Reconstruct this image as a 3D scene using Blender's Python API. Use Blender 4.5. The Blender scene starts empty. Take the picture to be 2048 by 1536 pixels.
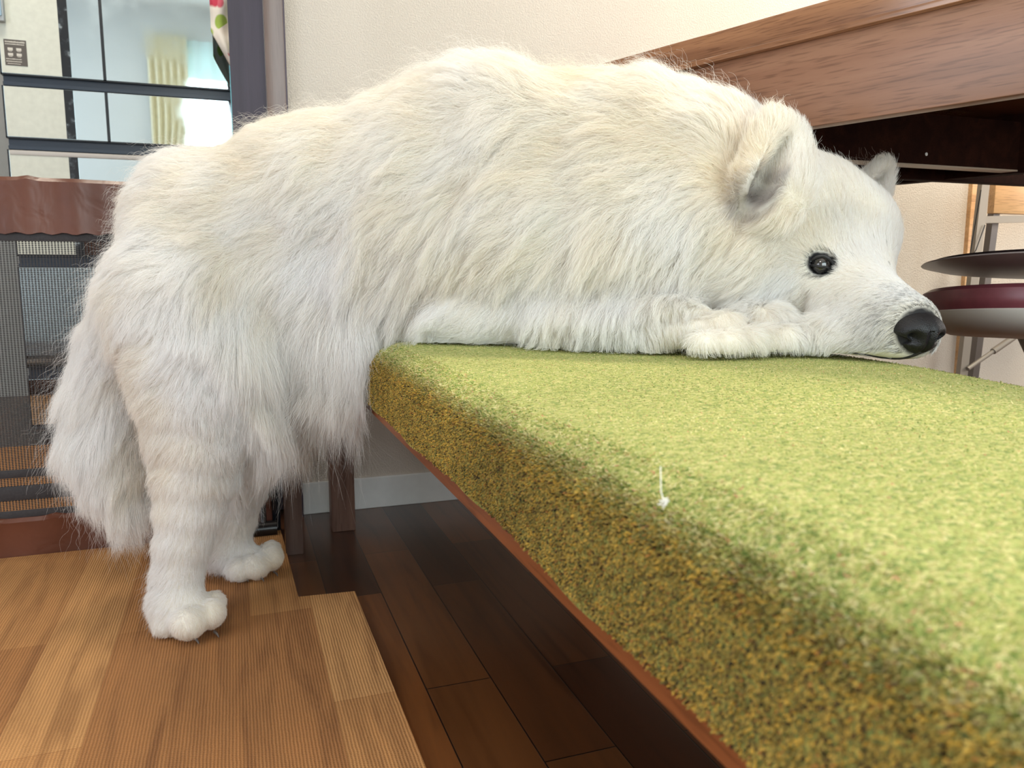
import bpy, bmesh, math, random
import numpy as np
from mathutils import Vector, Matrix
random.seed(7); RNG = np.random.default_rng(7)
S = bpy.context.scene

# ------------------------------------------------------------------ camera
F, CX, CY, H = 1560.0, 1024.0, 768.0, 0.47
YAW = math.atan((1024 - 467) / F * math.cos(math.radians(8)))
PITCH = math.radians(-8)
FW = np.array([math.sin(YAW) * math.cos(PITCH), math.cos(YAW) * math.cos(PITCH), math.sin(PITCH)])
RT = np.array([math.cos(YAW), -math.sin(YAW), 0.0])
UP = np.cross(RT, FW)
CAM = np.array([0.0, 0.0, H])
cd = bpy.data.cameras.new('camera'); cam = bpy.data.objects.new('camera', cd)
S.collection.objects.link(cam); S.camera = cam
cd.sensor_width = 36.0; cd.sensor_fit = 'HORIZONTAL'; cd.lens = F / 2048 * 36.0
cd.clip_start = 0.02
M = Matrix.Identity(4)
for i in range(3):
    M[i][0] = RT[i]; M[i][1] = UP[i]; M[i][2] = -FW[i]; M[i][3] = CAM[i]
cam.matrix_world = M
cd.dof.use_dof = True; cd.dof.focus_distance = 0.93; cd.dof.aperture_fstop = 13.0

# ------------------------------------------------------------------ look, world, lights
S.view_settings.view_transform = 'Standard'; S.view_settings.look = 'None'
S.view_settings.gamma = 1.0; S.view_settings.use_curve_mapping = False
S.view_settings.exposure = 0.12
S.cycles.max_bounces = 12; S.cycles.diffuse_bounces = 7; S.cycles.glossy_bounces = 5
S.cycles.transmission_bounces = 8; S.cycles.transparent_max_bounces = 12
S.cycles.caustics_reflective = False; S.cycles.caustics_refractive = False
S.cycles.use_denoising = True; S.cycles.adaptive_threshold = 0.015
S.cycles.sample_clamp_indirect = 6.0
w = bpy.data.worlds.new('world'); S.world = w; w.use_nodes = True
w.node_tree.nodes['Background'].inputs[0].default_value = (0.75, 0.86, 1.0, 1)
w.node_tree.nodes['Background'].inputs[1].default_value = 0.8

def area(name, loc, rot, sx, sy, power, col, shape='RECTANGLE'):
    l = bpy.data.lights.new(name, 'AREA'); l.shape = shape; l.size = sx; l.size_y = sy
    l.energy = power; l.color = col
    o = bpy.data.objects.new(name, l); S.collection.objects.link(o)
    o.location = loc; o.rotation_euler = rot
    return o
# daylight through the curtained window behind the camera and from an unseen source on the left
WINDOW_X0, WINDOW_X1, WINDOW_Z0, WINDOW_Z1, FRONT_Y = -0.30, 1.60, 0.35, 2.08, -1.30
WINDOW_GLOW = 2.0
area('window_daylight', (0.65, FRONT_Y - 0.01, 1.10), (math.radians(90), 0, 0), 1.86, 1.46, 31, (0.87, 0.94, 1.0))
area('left_daylight', (-1.92, -0.2, 1.1), (math.radians(90), 0, math.radians(-90)), 1.5, 1.9, 36, (0.80, 0.89, 1.0))  # cool light for the dog's legs, its source unseen
area('living_lamp_light', (-0.45, -0.25, 2.30), (0, 0, 0), 0.5, 0.5, 9, (1.0, 0.93, 0.82), 'DISK')
# the dining lamp over the bench
area('dining_lamp_light', (1.72, 0.84, 1.95), (0, 0, 0), 0.30, 0.30, 40, (1.0, 0.89, 0.70), 'DISK')
area('right_fill_light', (3.02, 0.55, 1.2), (math.radians(90), 0, math.radians(90)), 1.2, 1.3, 19, (1.0, 0.96, 0.92))  # added fill to brighten the back wall behind the head; no window there
area('kitchen_lamp_light', (-0.4, 1.9, 2.30), (0, 0, 0), 0.5, 0.5, 16, (1.0, 0.90, 0.74), 'DISK')

FUR_COUNT, FUR_FAT, PILE_COUNT = 760000, 0.80, 560000

# ------------------------------------------------------------------ helpers
def at(px, py, Y):
    """a point of the room at depth Y on the sight line measured in the photograph"""
    r = FW + RT * (px - CX) / F - UP * (py - CY) / F
    return CAM + r * (Y / r[1])
def atz(px, py, z):
    r = FW + RT * (px - CX) / F - UP * (py - CY) / F
    return CAM + r * ((z - H) / r[2])
def pxr(px, py, Y, rp):
    d = (at(px, py, Y) - CAM) @ FW
    return rp * d / F
def lk(o, parent=None):
    S.collection.objects.link(o)
    if parent is not None: o.parent = parent
    return o
def tag(o, label=None, cat=None, group=None, kind=None):
    if label: o['label'] = label
    if cat: o['category'] = cat
    if group: o['group'] = group
    if kind: o['kind'] = kind
    return o
def empty(name, loc, label, cat, group=None, rz=0):
    o = bpy.data.objects.new(name, None); o.empty_display_size = 0.05
    o.location = loc; o.rotation_euler = (0, 0, rz); lk(o)
    return tag(o, label, cat, group)
def finish(name, bm, mat, parent=None, smooth=True):
    me = bpy.data.meshes.new(name)
    bmesh.ops.recalc_face_normals(bm, faces=bm.faces)
    bm.to_mesh(me); bm.free()
    o = bpy.data.objects.new(name, me)
    for m in (mat if isinstance(mat, (list, tuple)) else [mat]): me.materials.append(m)
    lk(o)
    if parent is not None:
        o.parent = parent
        root = parent
        while root.parent is not None: root = root.parent
        me.transform(Matrix.Translation(-root.location))
    if smooth:
        for p in me.polygons: p.use_smooth = True
        try: me.set_sharp_from_angle(angle=math.radians(38))
        except Exception: pass
    return o
def BM(): return bmesh.new()
def box(bm, x0, x1, y0, y1, z0, z1, bev=0.0, seg=2, mi=0):
    r = bmesh.ops.create_cube(bm, size=1.0)
    vs = r['verts']
    for v in vs:
        v.co = Vector(((x0 + x1) / 2 + v.co.x * (x1 - x0), (y0 + y1) / 2 + v.co.y * (y1 - y0), (z0 + z1) / 2 + v.co.z * (z1 - z0)))
    es = list({e for v in vs for e in v.link_edges})
    if mi:
        for f in {f for v in vs for f in v.link_faces}: f.material_index = mi
    if bev > 0:
        bmesh.ops.bevel(bm, geom=es, offset=bev, segments=seg, profile=0.5, affect='EDGES')
def tube(bm, pts, r, n=10, cap=True):
    pts = [Vector(p) for p in pts]; rings = []
    R = r if isinstance(r, (list, tuple)) else [r] * len(pts)
    for i, p in enumerate(pts):
        a = pts[max(i - 1, 0)]; b = pts[min(i + 1, len(pts) - 1)]
        d = (b - a).normalized()
        u = d.orthogonal().normalized() if i == 0 else (rings_u - d * rings_u.dot(d)).normalized()
        rings_u = u
        v = d.cross(u)
        rings.append([bm.verts.new(p + (u * math.cos(t) + v * math.sin(t)) * R[i]) for t in [2 * math.pi * k / n for k in range(n)]])
    for a, b in zip(rings[:-1], rings[1:]):
        for k in range(n): bm.faces.new((a[k], a[(k + 1) % n], b[(k + 1) % n], b[k]))
    if cap:
        bm.faces.new(rings[0][::-1]); bm.faces.new(rings[-1])
def lathe(bm, prof, c, n=48, tilt=None):
    rings = []
    for r, z in prof:
        rings.append([bm.verts.new((r * math.cos(2 * math.pi * k / n), r * math.sin(2 * math.pi * k / n), z)) for k in range(n)])
    for a, b in zip(rings[:-1], rings[1:]):
        for k in range(n): bm.faces.new((a[k], a[(k + 1) % n], b[(k + 1) % n], b[k]))
    bm.faces.new(rings[0][::-1]); bm.faces.new(rings[-1])
    vs = [v for r in rings for v in r]
    if tilt is not None: bmesh.ops.transform(bm, matrix=tilt, verts=vs)
    bmesh.ops.translate(bm, vec=Vector(c), verts=vs)
def prism(bm, pts, z0, z1, bev=0):
    lo = [bm.verts.new((p[0], p[1], z0)) for p in pts]; hi = [bm.verts.new((p[0], p[1], z1)) for p in pts]
    bm.faces.new(lo[::-1]); bm.faces.new(hi)
    n = len(pts); es = []
    for k in range(n): bm.faces.new((lo[k], lo[(k + 1) % n], hi[(k + 1) % n], hi[k]))
    if bev:
        vs = set(lo + hi); es = [e for e in bm.edges if e.verts[0] in vs and e.verts[1] in vs]
        bmesh.ops.bevel(bm, geom=es, offset=bev, segments=2, profile=0.5, affect='EDGES')

# ------------------------------------------------------------------ materials
class N:
    def __init__(s, name):
        s.m = bpy.data.materials.new(name); s.m.use_nodes = True
        s.t = s.m.node_tree; s.b = s.t.nodes['Principled BSDF']; s.out = s.t.nodes['Material Output']
    def n(s, typ, **kw):
        x = s.t.nodes.new(typ)
        for k, v in kw.items():
            if k.startswith('i_'):
                key = k[2:].replace('_', ' ')
                x.inputs[int(key) if key.isdigit() else key].default_value = v
            else: setattr(x, k, v)
        return x
    def l(s, a, b): s.t.links.new(a, b)
    def set(s, **kw):
        for k, v in kw.items(): s.b.inputs[k.replace('_', ' ')].default_value = v
        return s
    def coord(s, scale=(1, 1, 1), rot=(0, 0, 0), loc=(0, 0, 0)):
        g = s.n('ShaderNodeNewGeometry'); mp = s.n('ShaderNodeMapping')
        mp.inputs['Scale'].default_value = scale; mp.inputs['Rotation'].default_value = rot; mp.inputs['Location'].default_value = loc
        s.l(g.outputs['Position'], mp.inputs['Vector']); return mp.outputs[0]
    def ramp(s, fac, stops, interp='LINEAR'):
        r = s.n('ShaderNodeValToRGB'); cr = r.color_ramp; cr.interpolation = interp
        while len(cr.elements) < len(stops): cr.elements.new(0.5)
        for e, (p, c) in zip(cr.elements, stops):
            e.position = p; e.color = (c[0], c[1], c[2], 1) if len(c) == 3 else c
        s.l(fac, r.inputs[0]); return r.outputs[0]
    def mix(s, a, b, fac, mode='MIX'):
        x = s.n('ShaderNodeMix', data_type='RGBA', blend_type=mode)
        for sock, v in ((x.inputs[0], fac), (x.inputs[6], a), (x.inputs[7], b)):
            if hasattr(v, 'links') or hasattr(v, 'is_output'): s.l(v, sock)
            else: sock.default_value = v if not isinstance(v, tuple) or len(v) == 4 else (*v, 1)
        return x.outputs[2]
    def math(s, op, a, b=0.0, c=0.0):
        x = s.n('ShaderNodeMath', operation=op)
        for i, v in enumerate((a, b, c)):
            if hasattr(v, 'is_output'): s.l(v, x.inputs[i])
            else: x.inputs[i].default_value = v
        return x.outputs[0]
    def bump(s, h, strength=0.3, dist=0.001):
        b = s.n('ShaderNodeBump'); b.inputs['Strength'].default_value = strength; b.inputs['Distance'].default_value = dist
        s.l(h, b.inputs['Height']); s.l(b.outputs[0], s.b.inputs['Normal'])
    def base(s, c): s.l(c, s.b.inputs['Base Color'])
def srgb(r, g, b):
    f = lambda c: (c / 255 / 12.92) if c / 255 <= 0.04045 else ((c / 255 + 0.055) / 1.055) ** 2.4
    return (f(r), f(g), f(b))
def plain(name, rgb, rough=0.5, metal=0.0, noise=0.0, bump=0.0, scale=40, **kw):
    m = N(name); m.set(Roughness=rough, Metallic=metal)
    c = srgb(*rgb)
    nz = m.n('ShaderNodeTexNoise', i_Scale=scale, i_Detail=4.0); m.l(m.coord(), nz.inputs['Vector'])
    lo = tuple(max(0, x * (1 - noise)) for x in c); hi = tuple(min(1, x * (1 + noise)) for x in c)
    m.base(m.ramp(nz.outputs[0], [(0.3, lo), (0.7, hi)]))
    if bump: m.bump(nz.outputs[0], bump, 0.001)
    for k, v in kw.items(): m.b.inputs[k.replace('_', ' ')].default_value = v
    return m.m
def wood(name, dark, mid, light, axis=1, scale=1.0, rough=0.35, rot=0.0, coat=0.0, flecks=0.0):
    m = N(name); m.set(Roughness=rough)
    sc = [26 * scale] * 3; sc[axis] = 1.6 * scale
    co = m.coord(rot=(0, 0, rot)); mp = m.n('ShaderNodeMapping'); mp.inputs['Scale'].default_value = sc; m.l(co, mp.inputs[0])
    n1 = m.n('ShaderNodeTexNoise', i_Scale=1.0, i_Detail=5.0, i_Distortion=0.8); m.l(mp.outputs[0], n1.inputs['Vector'])
    c = m.ramp(n1.outputs[0], [(0.28, srgb(*dark)), (0.5, srgb(*mid)), (0.72, srgb(*light))])
    sc2 = [420 * scale] * 3; sc2[axis] = 22 * scale
    mp2 = m.n('ShaderNodeMapping'); mp2.inputs['Scale'].default_value = sc2; m.l(co, mp2.inputs[0])
    n2 = m.n('ShaderNodeTexNoise', i_Scale=1.0, i_Detail=2.0); m.l(mp2.outputs[0], n2.inputs['Vector'])
    f = m.ramp(n2.outputs[0], [(0.34, (0.45, 0.40, 0.36)), (0.47, (1, 1, 1))])
    c = m.mix(c, f, 0.55 + flecks, 'MULTIPLY'); m.base(c)
    m.bump(n2.outputs[0], 0.15, 0.0005)
    if coat: m.set(Coat_Weight=coat, Coat_Roughness=0.15)
    return m.m

def mat_wall(name, rgb, bump=0.5):
    m = N(name); m.set(Roughness=0.85)
    v = m.n('ShaderNodeTexNoise', i_Scale=330.0, i_Detail=3.0, i_Roughness=0.6); m.l(m.coord(), v.inputs['Vector'])
    n = m.n('ShaderNodeTexNoise', i_Scale=4.0, i_Detail=3.0); m.l(m.coord(), n.inputs['Vector'])
    c = srgb(*rgb)
    m.base(m.ramp(n.outputs[0], [(0.3, tuple(x * 0.95 for x in c)), (0.7, c)]))
    m.bump(m.ramp(v.outputs[0], [(0.40, (0, 0, 0)), (0.62, (1, 1, 1))]), bump, 0.0012)
    return m.m
M_WALL = mat_wall('cream_wallpaper', (200, 191, 180), 0.55)
M_KWALL = mat_wall('grey_wallpaper', (200, 204, 204), 0.3)
M_CEIL = mat_wall('ceiling_paper', (236, 236, 232), 0.3)
M_BASEB = plain('white_baseboard', (226, 230, 230), 0.45, noise=0.03)

def mat_floor():
    m = N('walnut_floor_boards'); m.set(Roughness=0.28)
    co = m.coord(rot=(0, 0, math.radians(-90)), loc=(0.10, 0.031, 0))
    br = m.n('ShaderNodeTexBrick', offset=0.37, offset_frequency=2)
    br.inputs['Scale'].default_value = 1.0; br.inputs['Brick Width'].default_value = 0.46; br.inputs['Row Height'].default_value = 0.0775
    br.inputs['Mortar Size'].default_value = 0.0009; br.inputs['Mortar Smooth'].default_value = 0.2; br.inputs['Bias'].default_value = 0.0
    br.inputs['Color1'].default_value = (0, 0, 0, 1); br.inputs['Color2'].default_value = (1, 1, 1, 1); br.inputs['Mortar'].default_value = (0.5, 0.5, 0.5, 1)
    m.l(co, br.inputs['Vector'])
    tone = m.ramp(br.outputs['Color'], [(0.0, srgb(56, 30, 15)), (0.35, srgb(72, 41, 21)), (0.7, srgb(86, 52, 26)), (1.0, srgb(104, 62, 31))])
    mp = m.n('ShaderNodeMapping'); mp.inputs['Scale'].default_value = (34, 2.2, 20); m.l(m.coord(), mp.inputs[0])
    n1 = m.n('ShaderNodeTexNoise', i_Scale=1.0, i_Detail=5.0, i_Distortion=1.6); m.l(mp.outputs[0], n1.inputs['Vector'])
    g = m.ramp(n1.outputs[0], [(0.30, (0.55, 0.5, 0.45)), (0.5, (1, 1, 1)), (0.75, (1.25, 1.2, 1.1))])
    c = m.mix(tone, g, 0.8, 'MULTIPLY')
    c = m.mix(c, (0.008, 0.004, 0.002), br.outputs['Fac'])
    m.base(c); m.set(Coat_Weight=0.3, Coat_Roughness=0.2)
    m.bump(m.math('SUBTRACT', 1.0, br.outputs['Fac']), 0.4, 0.001)
    return m.m
def mat_mat():
    m = N('wood_print_ribbed_mat'); m.set(Roughness=0.8)
    co = m.coord(rot=(0, 0, math.radians(-90)), loc=(0.16, 0.0, 0))
    br = m.n('ShaderNodeTexBrick', offset=0.42, offset_frequency=2)
    br.inputs['Scale'].default_value = 1.0; br.inputs['Brick Width'].default_value = 0.62; br.inputs['Row Height'].default_value = 0.082
    br.inputs['Mortar Size'].default_value = 0.0004; br.inputs['Color1'].default_value = (0, 0, 0, 1); br.inputs['Color2'].default_value = (1, 1, 1, 1)
    m.l(co, br.inputs['Vector'])
    tone = m.ramp(br.outputs['Color'], [(0.0, srgb(152, 103, 58)), (0.3, srgb(166, 116, 68)), (0.7, srgb(178, 129, 78)), (1.0, srgb(190, 142, 90))])
    mp = m.n('ShaderNodeMapping'); mp.inputs['Scale'].default_value = (40, 4, 20); m.l(m.coord(), mp.inputs[0])
    n1 = m.n('ShaderNodeTexNoise', i_Scale=1.0, i_Detail=6.0, i_Distortion=1.2); m.l(mp.outputs[0], n1.inputs['Vector'])
    g = m.ramp(n1.outputs[0], [(0.28, (0.62, 0.55, 0.48)), (0.5, (0.98, 0.96, 0.94)), (0.75, (1.15, 1.12, 1.08))])
    c = m.mix(tone, g, 0.85, 'MULTIPLY')
    g2 = m.n('ShaderNodeNewGeometry'); sx = m.n('ShaderNodeSeparateXYZ'); m.l(g2.outputs['Position'], sx.inputs[0])
    nw = m.n('ShaderNodeTexNoise', i_Scale=60.0, i_Detail=1.0); m.l(m.coord(), nw.inputs['Vector'])
    xx = m.math('ADD', sx.outputs[0], m.math('MULTIPLY', nw.outputs[0], 0.0012))
    rx = m.math('SINE', m.math('MULTIPLY', xx, 2 * math.pi / 0.0034))
    ry = m.math('SINE', m.math('ADD', m.math('MULTIPLY', sx.outputs[1], 2 * math.pi / 0.0030), m.math('MULTIPLY', m.math('FLOOR', m.math('MULTIPLY', xx, 1 / 0.0034)), 2.1)))
    rib = m.math('ADD', m.math('MULTIPLY', rx, 0.35), m.math('ADD', m.math('MULTIPLY', ry, 0.18), 0.5))
    c = m.mix(c, m.ramp(rib, [(0.0, (0.55, 0.48, 0.40)), (0.45, (0.98, 0.97, 0.96)), (1.0, (1.2, 1.18, 1.15))]), 0.75, 'MULTIPLY')
    m.base(c); m.bump(rib, 0.8, 0.0012)
    return m.m
M_FLOOR = mat_floor(); M_MAT = mat_mat()
M_POST = wood('dark_brown_laminate', (78, 62, 58), (96, 78, 72), (110, 92, 84), axis=2, rough=0.3, flecks=-0.35)
M_JAMB = wood('dark_door_laminate', (52, 44, 56), (64, 55, 68), (74, 64, 76), axis=2, rough=0.5, flecks=-0.4)
M_BENCHW = wood('bench_red_brown_wood', (104, 52, 26), (140, 78, 42), (164, 98, 56), axis=1, rough=0.4)
M_LEGW = wood('bench_leg_wood', (84, 62, 54), (110, 84, 74), (132, 104, 92), axis=2, rough=0.4)

# ------------------------------------------------------------------ the room
WY = 1.548
def room(name, bm, mat): return tag(finish(name, bm, mat, smooth=False), kind='structure')
b = BM(); box(b, -2.1, 3.2, FRONT_Y - 0.12, 3.6, -0.06, 0.0); room('floor', b, M_FLOOR)
b = BM(); box(b, -2.1, 3.2, FRONT_Y - 0.12, 3.6, 2.36, 2.42); room('ceiling', b, M_CEIL)
b = BM(); box(b, 0.092, 3.1, WY, WY + 0.12, 0.0, 2.36); room('wall_back', b, M_WALL)
b = BM(); box(b, -2.1, 3.2, 3.48, 3.6, 0.0, 2.36); room('wall_kitchen', b, M_KWALL)
b = BM(); box(b, 3.1, 3.2, FRONT_Y, 3.48, 0.0, 2.36); room('wall_right', b, M_WALL)
b = BM(); box(b, -2.1, -2.0, FRONT_Y, 3.48, 0.0, 2.36); room('wall_left', b, M_WALL)
b = BM()
box(b, -2.0, WINDOW_X0, FRONT_Y - 0.12, FRONT_Y, 0, 2.36); box(b, WINDOW_X1, 3.1, FRONT_Y - 0.12, FRONT_Y, 0, 2.36)
box(b, WINDOW_X0, WINDOW_X1, FRONT_Y - 0.12, FRONT_Y, WINDOW_Z1, 2.36); box(b, WINDOW_X0, WINDOW_X1, FRONT_Y - 0.12, FRONT_Y, 0, WINDOW_Z0)
room('wall_front', b, M_KWALL)
b = BM(); box(b, 0.108, 3.1, WY - 0.008, WY, 0.0, 0.0635, 0.0015); room('baseboard_back', b, M_BASEB)
b = BM(); box(b, 0.0905, 0.108, WY - 0.02, WY + 0.13, 0.0, 2.36, 0.001); room('trim_1', b, M_JAMB)
# the window behind the camera, seen mirrored in the refrigerator
b = BM()
for x in (WINDOW_X0, (WINDOW_X0 + WINDOW_X1) / 2, WINDOW_X1): box(b, x - 0.02, x + 0.02, FRONT_Y - 0.09, FRONT_Y - 0.04, WINDOW_Z0, WINDOW_Z1)
for z in (WINDOW_Z0 + 0.02, WINDOW_Z1 - 0.02): box(b, WINDOW_X0, WINDOW_X1, FRONT_Y - 0.09, FRONT_Y - 0.04, z - 0.02, z + 0.02)
wf = room('window_1', b, plain('white_sash', (230, 232, 232), 0.4))
gm = N('bright_daylight_glass'); em = gm.n('ShaderNodeEmission'); gm.l(em.outputs[0], gm.out.inputs[0])
nz = gm.n('ShaderNodeTexNoise', i_Scale=5.0, i_Detail=3.0); gm.l(gm.coord(), nz.inputs['Vector'])
gm.l(gm.ramp(nz.outputs[0], [(0.35, (0.45, 0.85, 0.70)), (0.55, (0.85, 1.0, 1.0)), (0.7, (1, 1, 1))]), em.inputs[0]); em.inputs[1].default_value = WINDOW_GLOW
b = BM(); box(b, WINDOW_X0, WINDOW_X1, FRONT_Y - 0.08, FRONT_Y - 0.07, WINDOW_Z0, WINDOW_Z1)
o = finish('pane', b, gm.m, smooth=False); o.parent = wf

# ------------------------------------------------------------------ door leaf and gate post
b = BM(); box(b, 0.012, 0.091, 1.575, 1.610, 0.004, 2.2, 0.001)
o = finish('door_1', b, M_JAMB, smooth=False); tag(o, kind='structure')
b = BM(); box(b, 0.062, 0.0905, 1.317, 1.345, 0.0, 2.36, 0.0008)
tag(finish('gate_post', b, M_POST), 'slim greyish brown upright post standing behind the dog beside the doorway', 'post')

# ------------------------------------------------------------------ floor mat with the notch
b = BM(); prism(b, [(-1.6, 0.2), (0.155, 0.2), (0.148, 1.119), (0.0675, 1.126), (0.060, 1.45), (-1.6, 1.45)], 0.0002, 0.0042)
tag(finish('floor_mat', b, M_MAT, smooth=False), 'ribbed oak-look floor mat with a notched corner beneath the dog', 'mat')

M_KLIT = plain('tan_lit_floor', (176, 122, 72), 0.7, noise=0.2, scale=14, bump=0.2)  # warm light on the kitchen floor, put into a tan sheet's colour
b = BM(); box(b, -1.5, 0.0, 1.56, 2.42, 0.0002, 0.005, 0.001)
tag(finish('kitchen_lit_floor', b, M_KLIT), 'added tan sheet imitating warm light on the kitchen floor, glimpsed through the netting of the pet gate', 'mat')

# ------------------------------------------------------------------ refrigerator with mirror glass doors
FY = 2.5; FX0, FX1 = -0.560, 0.020; XS = -0.310
fr = empty('refrigerator', (-0.27, 2.8, 0.0), 'tall refrigerator with mirror glass doors and black handle grooves, beyond the pet gate', 'refrigerator')
mg = N('tinted_mirror_glass'); mg.set(Metallic=1.0, Roughness=0.035); mg.b.inputs['Base Color'].default_value = (0.80, 0.92, 0.96, 1)
sm = mg.n('ShaderNodeTexNoise', i_Scale=7.0, i_Detail=5.0); mg.l(mg.coord(), sm.inputs['Vector'])
mg.l(mg.ramp(sm.outputs[0], [(0.45, (0.02, 0.02, 0.02)), (0.8, (0.16, 0.16, 0.16))]), mg.b.inputs['Roughness'])
M_MIRROR = mg.m
M_BLACK = plain('gloss_black_plastic', (28, 32, 38), 0.25)
M_GROOVE = plain('blue_black_groove', (52, 62, 76), 0.25)
M_FBODY = plain('fridge_grey_side', (150, 156, 160), 0.4)
M_REFL_BEIGE = plain('beige_wall_reflection', (218, 220, 208), 0.5, noise=0.05, scale=60)
mm = N('dark_speckled_reflection'); mm.set(Roughness=0.2)
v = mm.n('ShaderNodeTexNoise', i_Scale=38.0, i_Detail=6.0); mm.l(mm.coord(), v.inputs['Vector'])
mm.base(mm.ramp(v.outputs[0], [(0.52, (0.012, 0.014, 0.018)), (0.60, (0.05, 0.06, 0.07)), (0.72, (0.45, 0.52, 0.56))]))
M_REFL_DARK = mm.m
ZB = [(0.999, 0.970), (0.835, 0.804), (0.521, 0.489), (0.210, 0.178)]
b = BM(); box(b, FX0, FX1, FY + 0.022, FY + 0.60, 0.03, 1.66, 0.006); finish('body', b, [M_FBODY], fr)
b = BM(); box(b, FX0 + 0.02, FX1 - 0.02, FY + 0.05, FY + 0.5, 0.0, 0.04); finish('foot', b, M_BLACK, fr)
def front(name, x0, x1, z0, z1, extra=True):
    b = BM(); box(b, x0 + 0.0015, x1 - 0.0015, FY, FY + 0.022, z0 + 0.001, z1 - 0.001, 0.001)
    d = finish(name, b, M_MIRROR, fr, smooth=False)
    b = BM(); box(b, x0, x0 + 0.004, FY - 0.0005, FY + 0.02, z0, z1); box(b, x1 - 0.004, x1, FY - 0.0005, FY + 0.02, z0, z1); box(b, x0, x1, FY - 0.0005, FY + 0.02, z0 - 0.001, z0 + 0.003)
    finish('edge_trim', b, M_BLACK, d, smooth=False)
    if extra and x0 < -0.5:  # mirrored beige wall and its dark edge, painted as thin panels on the doors
        b = BM(); box(b, x0 + 0.005, -0.414, FY - 0.0012, FY + 0.004, z0 + 0.004, z1 - 0.002); finish('beige_reflection', b, M_REFL_BEIGE, d, smooth=False)
        b = BM(); box(b, -0.414, -0.391, FY - 0.0014, FY + 0.004, z0 + 0.004, z1 - 0.002); finish('dark_reflection_strip', b, M_REFL_DARK, d, smooth=False)
    return d
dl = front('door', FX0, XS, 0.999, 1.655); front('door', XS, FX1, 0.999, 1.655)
front('drawer', FX0, XS, 0.835, 0.970); front('drawer', XS, FX1, 0.835, 0.970)
front('drawer', FX0, FX1, 0.521, 0.804); front('drawer', FX0, FX1, 0.210, 0.489, False); front('drawer', FX0, FX1, 0.045, 0.178, False)
for z1, z0 in ZB:
    b = BM(); box(b, FX0 + 0.003, FX1 - 0.003, FY + 0.012, FY + 0.03, z0, z1)
    box(b, FX0 + 0.003, FX1 - 0.003, FY + 0.004, FY + 0.014, z0 + 0.002, z0 + 0.011)
    finish('handle_groove', b, M_GROOVE, fr, smooth=False)
b = BM(); box(b, FX0 + 0.006, FX1 - 0.006, FY - 0.003, FY + 0.01, 0.790, 0.803, 0.002); finish('lower_door_lip', b, plain('pale_lip', (196, 190, 184), 0.4), fr)
b = BM(); box(b, FX1 - 0.004, FX1 + 0.004, FY - 0.004, FY + 0.03, 0.045, 1.655, 0.001); finish('side_glass_edge', b, plain('cyan_glass_edge', (120, 196, 214), 0.1), fr)
# dark rating sticker on the left door
p0 = at(8, 78, FY); p1 = at(56, 134, FY)
st = N('dark_sticker'); st.set(Roughness=0.5)
b = BM(); box(b, -0.546, -0.494, FY - 0.0022, FY - 0.0010, 1.022, 1.088); sk = finish('energy_sticker', b, plain('sticker_brown', (92, 84, 78), 0.5), fr, smooth=False)
b = BM()
random.seed(3)
def lettering(bm, x0, x1, z, h):
    x = x0
    while x < x1:
        w_ = random.uniform(0.0012, 0.0026)
        box(bm, x, min(x + w_, x1), FY - 0.0026, FY - 0.0021, z, z + h * random.uniform(0.7, 1.0)); x += w_ + 0.0007
lettering(b, -0.543, -0.497, 1.0800, 0.0045); lettering(b, -0.543, -0.499, 1.0748, 0.0030)
for i in range(2):
    for j in range(2):
        cx, cz = -0.532 + 0.020 * i, 1.0635 - 0.0135 * j
        box(b, cx - 0.006, cx + 0.006, FY - 0.0026, FY - 0.0021, cz - 0.0035, cz + 0.0035, 0.0002)
        box(b, cx - 0.0042, cx + 0.0042, FY - 0.0027, FY - 0.0021, cz - 0.0060, cz - 0.0046)
lettering(b, -0.543, -0.507, 1.0370, 0.0028); lettering(b, -0.543, -0.507, 1.0310, 0.0028); lettering(b, -0.541, -0.510, 1.0255, 0.0022)
finish('sticker_print', b, plain('sticker_white', (214, 208, 198), 0.6), sk, smooth=False)
# paper holder hanging on the left door
t = empty('paper_holder', (-0.55, FY - 0.01, 1.13), 'pale grey paper holder stuck to the left door, at the top corner of the photo', 'paper holder')
b = BM(); box(b, -0.575, -0.536, FY - 0.022, FY - 0.0022, 1.128, 1.24, 0.003); finish('tray', b, plain('holder_grey', (186, 192, 196), 0.5), t)
b = BM(); box(b, -0.572, -0.5400, FY - 0.026, FY - 0.0222, 1.140, 1.25, 0.001); finish('note_paper', b, plain('note_paper_blue', (170, 200, 220), 0.7), t)

# floral cloth hanging in front of the refrigerator
def grid_mesh(bm, fn, nu, nv, mi=0):
    vs = [[bm.verts.new(fn(i / nu, j / nv)) for j in range(nv + 1)] for i in range(nu + 1)]
    for i in range(nu):
        for j in range(nv):
            f = bm.faces.new((vs[i][j], vs[i + 1][j], vs[i + 1][j + 1], vs[i][j + 1])); f.material_index = mi
    return vs
fl = N('floral_cotton'); fl.set(Roughness=0.85)
v1 = fl.n('ShaderNodeTexVoronoi', i_Scale=24.0); fl.l(fl.coord(loc=(3.1, 0, 1.7)), v1.inputs['Vector'])
hs = fl.n('ShaderNodeSeparateColor'); fl.l(v1.outputs['Color'], hs.inputs[0])
cc = fl.ramp(hs.outputs[0], [(0.0, srgb(206, 96, 112)), (0.3, srgb(160, 186, 84)), (0.55, srgb(236, 226, 214)), (0.75, srgb(196, 60, 84)), (0.9, srgb(120, 140, 190))], 'CONSTANT')
fc = fl.ramp(v1.outputs['Distance'], [(0.42, (1, 1, 1)), (0.52, (0, 0, 0))])
fl.base(fl.mix(srgb(238, 232, 222) + (1,), cc, fc))
CY_ = 2.36
A0, A1, A2 = at(420, 22, CY_), at(470, -150, CY_), at(472, 150, CY_)
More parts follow.
